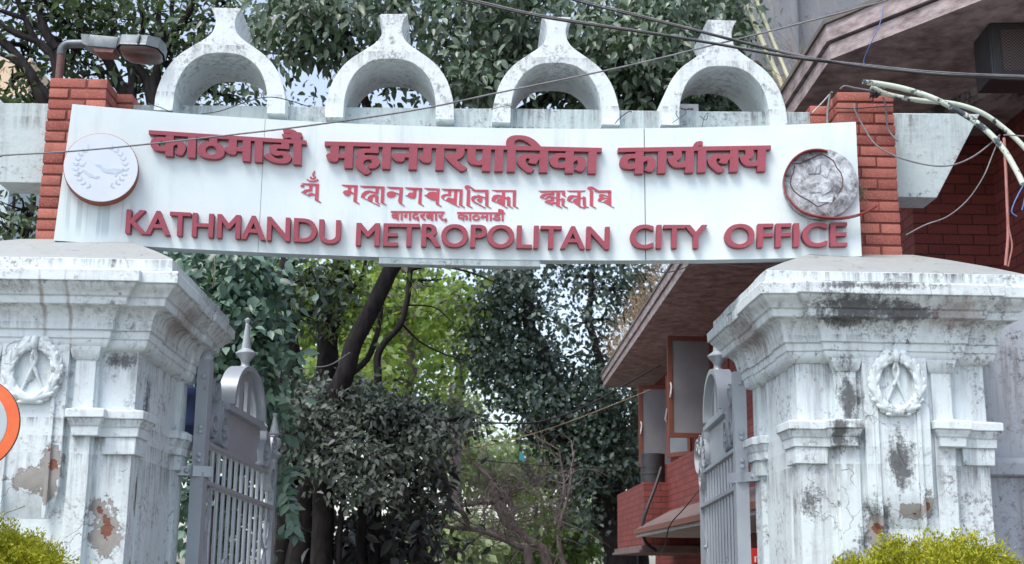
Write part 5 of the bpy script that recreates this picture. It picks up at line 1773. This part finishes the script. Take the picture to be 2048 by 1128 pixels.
nodes_ = []
for pts, r0, r1 in main:
    nodes_ += limb(mb, pts, r0, r1, 8, .03)
for k in range(280):
    s_ = random.choice(nodes_)
    if s_.z < P(1000, 1100, T10).z:
        continue
    L = random.uniform(.2, .75)
    d = Vector((random.gauss(-.2, .7), random.gauss(0, .4), random.gauss(.5, .6))).normalized()
    m1 = s_ + d * L * .5 + Vector((random.gauss(0, .05), 0, random.gauss(0, .05)))
    e = s_ + d * L + Vector((0, 0, -.08 * L))
    pts = limb(mb, [s_, m1, e], .008, .0025, 5, .03, 4)
    for j in range(3):
        q = pts[random.randrange(2, len(pts))]
        d2 = (d + Vector((random.gauss(0, .8), random.gauss(0, .4), random.gauss(0, .8)))).normalized()
        limb(mb, [q, q + d2 * L * .25, q + d2 * L * .45 + Vector((0, 0, -.02))], .004, .0015, 4, .02, 3)
mb.build('trunk', m_bark2, bt, smooth=60)
leaf_mesh('sparse_leaves', *clump_leaves([blob(900, 960, 60, 50, T10, .4, 80), blob(1000, 900, 90, 70, T10, .6, 60), blob(1090, 1060, 50, 40, T10, .5, 90), blob(870, 1090, 30, 30, T10, .3, 40)], 5, .12, .10), lf_mid, bt, True)
# small twig with leaves springing up at the bottom
tree('sapling', 'small sapling with a curved stem rising at the bottom left of the leafless tree', 'tree',
     [([(P(835, 1250, 15)[0], 15, 0), P(838, 1128, 15), P(850, 1085, 15), P(868, 1062, 15), P(872, 1030, 15), P(860, 1000, 15)], .035, .015), (px([(868, 1062, 15), (885, 1040, 15), (900, 1000, 15)]), .018, .008)],
     [blob(895, 1085, 22, 18, 14.8, .2, 45), blob(830, 1020, 40, 40, 15, .3, 160), blob(860, 960, 40, 30, 15, .3, 90)], lf_dark, .12, m_bark, tr=.006)

# 11 pale growth far down the drive
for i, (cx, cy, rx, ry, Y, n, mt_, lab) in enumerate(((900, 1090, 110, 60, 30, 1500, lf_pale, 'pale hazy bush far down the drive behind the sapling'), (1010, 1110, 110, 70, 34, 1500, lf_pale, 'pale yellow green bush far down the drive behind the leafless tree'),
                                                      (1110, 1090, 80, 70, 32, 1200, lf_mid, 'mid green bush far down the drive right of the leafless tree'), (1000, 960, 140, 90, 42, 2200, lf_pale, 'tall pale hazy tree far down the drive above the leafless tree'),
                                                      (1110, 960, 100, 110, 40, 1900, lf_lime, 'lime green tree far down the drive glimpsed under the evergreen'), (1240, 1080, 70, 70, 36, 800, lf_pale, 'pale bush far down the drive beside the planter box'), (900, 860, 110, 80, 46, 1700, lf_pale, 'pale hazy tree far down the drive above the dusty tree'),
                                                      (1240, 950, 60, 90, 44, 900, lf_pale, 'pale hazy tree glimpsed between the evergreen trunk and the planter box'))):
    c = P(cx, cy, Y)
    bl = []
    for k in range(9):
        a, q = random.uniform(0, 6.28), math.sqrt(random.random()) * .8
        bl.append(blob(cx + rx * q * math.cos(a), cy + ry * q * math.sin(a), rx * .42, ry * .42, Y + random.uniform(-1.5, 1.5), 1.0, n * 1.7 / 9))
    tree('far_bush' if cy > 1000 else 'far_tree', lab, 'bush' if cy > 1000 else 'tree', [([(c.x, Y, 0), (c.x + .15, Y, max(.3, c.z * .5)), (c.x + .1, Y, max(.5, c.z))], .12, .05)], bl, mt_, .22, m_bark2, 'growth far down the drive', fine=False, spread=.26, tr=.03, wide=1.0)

# clipped golden conifers in front of the pillars
def conifer(name, c, r, h, label):
    t = thing(name, label, 'bush', (c[0], c[1], 0), 'clipped golden conifers')
    n = 60000
    d = rng.normal(size=(n, 3))
    d[:, 2] = np.abs(d[:, 2]) * 1.0 - .15
    d /= np.linalg.norm(d, axis=1, keepdims=True)
    lump = 1 + .08 * np.sin(d[:, 0] * 9 + c[0]) * np.sin(d[:, 1] * 8) + .05 * np.sin(d[:, 2] * 14 + d[:, 0] * 11) + .03 * rng.normal(size=n)
    rad = (1 - .28 * rng.random(n) ** 1.6) * lump
    base = np.array((c[0], c[1], h - r[2]))
    pos = base + d * rad[:, None] * np.array(r)
    # tufts: pull leaves together into small feathery sprays
    k = 2600
    cen = pos[rng.integers(0, n, k)]
    cen = np.where(rng.random((k, 1)) < .09, base + (cen - base) * 1.09, cen)
    own = rng.integers(0, k, n)
    pos = cen[own] + rng.normal(size=(n, 3)) * np.array((.014, .014, .016))
    rel = (cen[own] - base) / np.array(r)
    up_ = rel / np.linalg.norm(rel, axis=1, keepdims=True)
    tip = rng.normal(size=(k, 3))[own] * .35
    dr = up_ + np.array((0, 0, .1)) + tip * 1.6 + rng.normal(size=(n, 3)) * .8
    leaf_mesh('foliage', pos, dr, rng.normal(size=(n, 3)), .020 * (1 + .4 * rng.uniform(-1, 1, n)), lf_thuja, t, False, .7)
    mb = MB()
    limb(mb, [(c[0], c[1], 0), (c[0] + .02, c[1], h * .5), (c[0], c[1], h * .8)], .05, .02)
    for k in range(40):
        a = Vector((random.gauss(0, 1), random.gauss(0, 1), random.uniform(.0, 1.2))).normalized()
        e = Vector(base) + Vector((a.x * r[0], a.y * r[1], a.z * r[2])) * .9
        s_ = Vector((c[0], c[1], h * random.uniform(.3, .7)))
        limb(mb, [s_, s_.lerp(e, .5) + Vector((0, 0, -.03)), e], .012, .004, 5)
    mb.build('stem', m_bark2, t, smooth=60)
    return t


conifer('golden_conifer', (P(0, 1100, 6.35).x, 6.35), (.46, .36, .47), 1.752, 'clipped golden green conifer bush below the round orange sign')
conifer('golden_conifer', (P(1875, 1100, 6.35).x, 6.35), (.60, .42, .40), 1.755, 'clipped golden green conifer bush in front of the mouldy pillar')
for pts, lab in (([(-4, 1052, 6.3), (10, 1028, 6.3), (30, 1020, 6.3), (50, 1012, 6.3)], 'l'),):
    mb = MB()
    mb.tube(spline(px(pts), 5), .0025, 4)
    tag(mb.build('conifer_sprig', m_tan), 'thin dry sprig sticking up from the bush below the orange sign', 'sprig')

# dry weeds along the eaves
wd = MB()
for (a, b, n) in (((2.70, 9.6, 5.69), (2.72, 11.8, 5.69), 90), ((2.74, 13.5, 5.69), (2.84, 25.5, 5.69), 330), ((2.72, 9.3, 5.69), (3.3, 8.4, 5.69), 20)):
    for k in range(n):
        t = random.random() ** .8
        s_ = Vector(a).lerp(Vector(b), t) + Vector((random.gauss(-.02, .03), random.gauss(0, .05), 0))
        h_ = random.uniform(.06, .34) * (1 + .5 * (s_.y > 13))
        e = s_ + Vector((random.gauss(-.12, .1), random.gauss(0, .1), h_))
        wd.tube([s_, s_.lerp(e, .5) + Vector((random.gauss(0, .02), 0, .04)), e], .0035 if s_.y > 13 else .0016, 3, cap=False)
o = wd.build('dry_weeds', m_dry)
o['kind'] = 'stuff'

# pale house fronts glimpsed behind the left trees
hs_ = thing('pale_house', 'pale blue house front glimpsed behind the trees at the far left', 'house', (-9.5, 24, 0))
mb = MB()
x0, x1 = P(-260, 300, 24).x, P(26, 300, 24).x
mb.box((x0, 24, 0), (x1, 30, 9))
mb.build('wall', m_pale, hs_)
for z in (5.3, 7.2):
    mb = MB()
    mb.box((x1 - 1.2, 23.95, z), (x1 - .35, 24.02, z + 1.1))
    mb.build('window', m_glass, hs_)
hs2 = thing('cream_house', 'cream and white house wall glimpsed through the branches at the upper left', 'house', (-11, 30, 0))
mb = MB()
x0, x1 = P(-200, 120, 30).x, P(62, 120, 30).x
mb.box((x0, 30, 0), (x1, 36, 13.6))
mb.build('wall', m_cream, hs2)
mb = MB()
mb.box((x0 - .2, 29.7, 12.2), (x1 + .25, 30.02, 12.5))
mb.build('cornice', m_pale, hs2)

# ------------------------------------------------------------------ cables, conduits
def cable(pts, r, m, label, name='cable', group=None, cat='cable'):
    mb = MB()
    mb.tube(spline(px(pts), 7), r, 7)
    return tag(mb.build(name, m, None, smooth=60), label, cat, group)


G = 'overhead cables'
cable([(300, -170, 6.5), (820, -25, 6.3), (921, -2, 6.2), (1083, 34, 6.1), (1299, 67, 6.0), (1430, 88, 6.0), (1581, 115, 5.9), (1720, 131, 5.9), (1880, 147, 5.8), (2100, 158, 5.7), (2700, 175, 5.4)], .0058, m_black, 'lower black cable of the pair running from top centre to the right edge', group=G)
cable([(300, -174, 6.48), (820, -30, 6.28), (921, -7, 6.18), (1083, 30, 6.08), (1299, 64, 5.98), (1430, 85.5, 5.98), (1581, 112, 5.88), (1720, 128, 5.88), (1880, 144, 5.78), (2100, 153, 5.68), (2700, 172, 5.38)], .0035, m_greycable, 'thin grey wire lying along the lower black cable', group=G)
cable([(500, -220, 6.4), (1060, -30, 6.2), (1150, 1, 6.2), (1280, 34, 6.1), (1420, 69, 6.0), (1538, 99, 6.0), (1624, 118, 5.9), (1720, 133, 5.88), (1880, 150, 5.8), (2100, 161, 5.7), (2700, 182, 5.4)], .0055, m_black, 'upper black cable of the pair crossing the arch nearest the building', group=G)
cable([(500, -226, 6.38), (1060, -36, 6.18), (1150, -4, 6.18), (1280, 30, 6.08), (1420, 66, 5.98), (1538, 96, 5.98), (1624, 115, 5.88), (1720, 130, 5.86), (1880, 147, 5.78), (2100, 155, 5.68), (2700, 178, 5.38)], .003, m_greycable, 'thin grey wire lying along the upper black cable', group=G)
cable([(-700, 330, 7.2), (-60, 315, 6.9), (0, 311, 6.9), (150, 302, 6.85), (298, 288, 6.8), (460, 270, 6.8), (620, 251, 6.75), (831, 220, 6.7), (994, 186, 6.7), (1150, 154, 6.6), (1280, 126, 6.6), (1430, 89, 6.5), (1549, 60, 6.5), (1720, 15, 6.4), (1830, -20, 6.4), (2400, -230, 6.1)], .0048, m_greycable, 'single grey cable slanting across the whole name board', group=G)
cable([(296, 207, 7.62), (318, 214, 7.62), (346, 226, 7.66)], .0025, m_black, 'short black wire at the foot of the arch nearest the lamp')
cable([(402, 228, 7.62), (440, 222, 7.6), (480, 208, 7.6), (520, 196, 7.6), (552, 195, 7.62), (585, 203, 7.7), (620, 214, 7.85)], .003, m_black, 'black wire looping across the opening of the arch nearest the lamp')
cable([(982, 219, 7.74), (1000, 214, 7.72), (1018, 211, 7.73), (1022, 216, 7.76)], .0022, m_greycable, 'thin wire tied round the leg of the third arch')
cable([(1230, 247, 7.74), (1240, 236, 7.76), (1256, 224, 7.82), (1266, 223, 7.9)], .003, m_black, 'short wire behind the right leg of the third arch')
cable([(1357, 236, 7.72), (1352, 226, 7.74), (1360, 216, 7.8), (1372, 226, 7.72), (1345, 245, 7.72)], .0022, m_black, 'tangled wire at the left leg of the arch nearest the building')
cable([(1404, 256, 7.7), (1408, 236, 7.8), (1416, 226, 7.84), (1412, 240, 7.74), (1400, 232, 7.8)], .002, m_black, 'small knotted wire hanging inside the arch nearest the building')
H = 'bent conduits on the right post'
def conduit(pts, r, lab):
    mb = MB()
    mb.tube(spline(px(pts), 8), r, 10)
    mb.build
    return tag(mb.build('conduit', MCON, None, smooth=60), lab, 'conduit', H)


tcon = NT('peeling_conduit_paint')
f_ = tcon.ramp(tcon.noise(3.5, 6, .75), [(.52, 0), (.56, 1)])
MCON = tcon.fin(tcon.mix(f_, (.50, .56, .48), (.035, .05, .065)), .5, tcon.bump(tcon.noise(40, 3), .3, .003))
conduit([(1725, 164, 7.42), (1760, 168, 7.42), (1810, 178, 7.4), (1870, 198, 7.35), (1930, 230, 7.3), (1975, 263, 7.25), (2008, 300, 7.2), (2032, 340, 7.15), (2046, 368, 7.1)], .0175, 'black and white peeling conduit arching down from the right post top')
conduit([(1742, 174, 7.48), (1780, 190, 7.48), (1840, 201, 7.46), (1905, 207, 7.45), (1960, 224, 7.42), (2005, 254, 7.4), (2046, 292, 7.35), (2090, 345, 7.3)], .0155, 'plain pale conduit running behind the black and white one')
mb = MB()
kc = P(1756, 185, 7.5)
for k in range(16):
    a = random.uniform(0, 6.28)
    mb.tube([kc + Vector((.05 * math.cos(a + j * 1.1), .03 * math.sin(a * 2 + j), .028 * math.sin(a + j * 1.7))) for j in range(5)], .004, 5)
tag(mb.build('wire_knot', m_black), 'black knot of wire binding the conduits to the right post', 'wire')
cable([(1680, 178, 7.52), (1690, 172, 7.5), (1710, 176, 7.5), (1750, 183, 7.48)], .006, m_greycable, 'pale cable end lying on top of the right post')
cable([(1655, 255, 7.64), (1655, 225, 7.66), (1660, 192, 7.66), (1664, 184, 7.64)], .008, m_greycable, 'grey cable standing against the side of the right post')
cable([(1625, 225, 7.78), (1640, 210, 7.74), (1660, 188, 7.66)], .004, m_whitepaint, 'white wire running from the beam up to the right post')
cable([(1672, 216, 7.585), (1710, 217, 7.585), (1750, 214, 7.585), (1788, 213, 7.59)], .0035, m_black, 'dark wire tied round the right post near its top')
cable([(1710, 207, 7.58), (1709, 218, 7.57), (1725, 250, 7.56), (1750, 288, 7.5), (1790, 312, 7.45), (1850, 329, 7.4), (1900, 331, 7.35), (1945, 314, 7.3), (1985, 284, 7.28), (2000, 270, 7.26)], .005, m_greycable, 'grey cable sagging from the right post across the tapered beam end')
cable([(1766, 194, 7.5), (1772, 215, 7.52), (1773, 240, 7.54), (1778, 262, 7.54), (1795, 282, 7.5)], .0055, m_greycable, 'grey flat cable hanging down the front of the right post')
cable([(1999, 275, 7.24), (1985, 310, 7.24), (1966, 355, 7.24), (1935, 400, 7.3), (1895, 433, 7.35), (1850, 450, 7.4), (1812, 470, 7.42)], .004, m_greycable, 'long thin cable curling down to the left under the conduits')
cable([(2008, 276, 7.2), (2011, 330, 7.2), (2014, 400, 7.2), (2016, 470, 7.2), (2011, 531, 7.2)], .009, m_pink, 'thick reddish frayed cable hanging straight from the conduits')
cable([(2014, 395, 7.19), (2017, 450, 7.19), (2024, 490, 7.2), (2019, 520, 7.2), (2016, 533, 7.2)], .005, m_pink, 'thin reddish strand hanging beside the thick frayed cable')
cable([(2008, 270, 7.2), (2030, 271, 7.1), (2080, 275, 6.9)], .004, m_greycable, 'short taut cable leading from the conduits to the right edge')
cable([(2046, 372, 7.1), (2036, 390, 7.1), (2026, 412, 7.1), (2024, 425, 7.1), (2034, 433, 7.1)], .004, m_blue, 'blue wire curling at the end of the conduit')
cable([(2052, 372, 7.1), (2049, 400, 7.1), (2044, 420, 7.1)], .004, m_blue, 'straight blue wire hanging at the right edge')
cable([(1766, 16, 8.5), (1762, 40, 8.42), (1752, 65, 8.4), (1740, 90, 8.42), (1728, 120, 8.5), (1730, 135, 8.5)], .0035, m_blue, 'thin blue wire dangling from the eaves fascia')
cable([(940, 850, 15.5), (985, 846, 15.5), (1050, 847, 15.8), (1110, 836, 16), (1180, 808, 16.5), (1240, 775, 17), (1320, 730, 18)], .011, m_black, 'black cable sagging across the drive to the building eaves')
cable([(890, 905, 15.5), (1000, 885, 15.8), (1100, 857, 16), (1200, 820, 16.5), (1300, 780, 17.5)], .007, m_tan, 'tan rope crossing the drive below the black cable')
cable([(940, 918, 15.5), (1070, 930, 16), (1200, 936, 17), (1290, 935, 19)], .005, m_black, 'thin nearly level wire across the drive by the bare branches')
cable([(1323, 935, 20.5), (1310, 975, 20.4), (1293, 1020, 20.3), (1285, 1055, 20.3), (1292, 1085, 20.3), (1312, 1102, 20.4)], .028, m_black, 'thick black hose hanging down over the planter box')
cable([(1402, 975, 14.6), (1370, 1015, 14.6), (1340, 1050, 14.8), (1330, 1090, 15.2), (1318, 1115, 16)], .007, m_black, 'thin black wire trailing over the tiled ledge')
cable([(1270, 528, 8.0), (1330, 545, 8.0), (1400, 528, 7.95), (1470, 532, 7.9), (1530, 535, 7.9), (1560, 524, 7.9)], .0035, m_greycable, 'pale wire drooping under the bottom edge of the name board')
cable([(430, 515, 9.9), (430, 550, 9.9), (425, 575, 9.9)], .006, m_tan, 'bare tan vine dangling in the climbing shrub')
cable([(700, 705, 12.7), (660, 730, 12.8), (620, 735, 12.9), (575, 740, 13)], .006, m_greycable, 'pale string tied across the leaning trunk')
mb = MB()
c = P(1043, 912, 16)
mb.prism([(-.03, -.05), (.05, -.06), (.02, .03), (-.02, .06)], lambda a, b: c + Vector((a, .01 * a, b)), lambda a, b: c + Vector((a, .006, b)))
tag(mb.build('paper_scrap', m_scrap), 'turquoise paper scrap caught in the branches above the leafless tree', 'scrap')
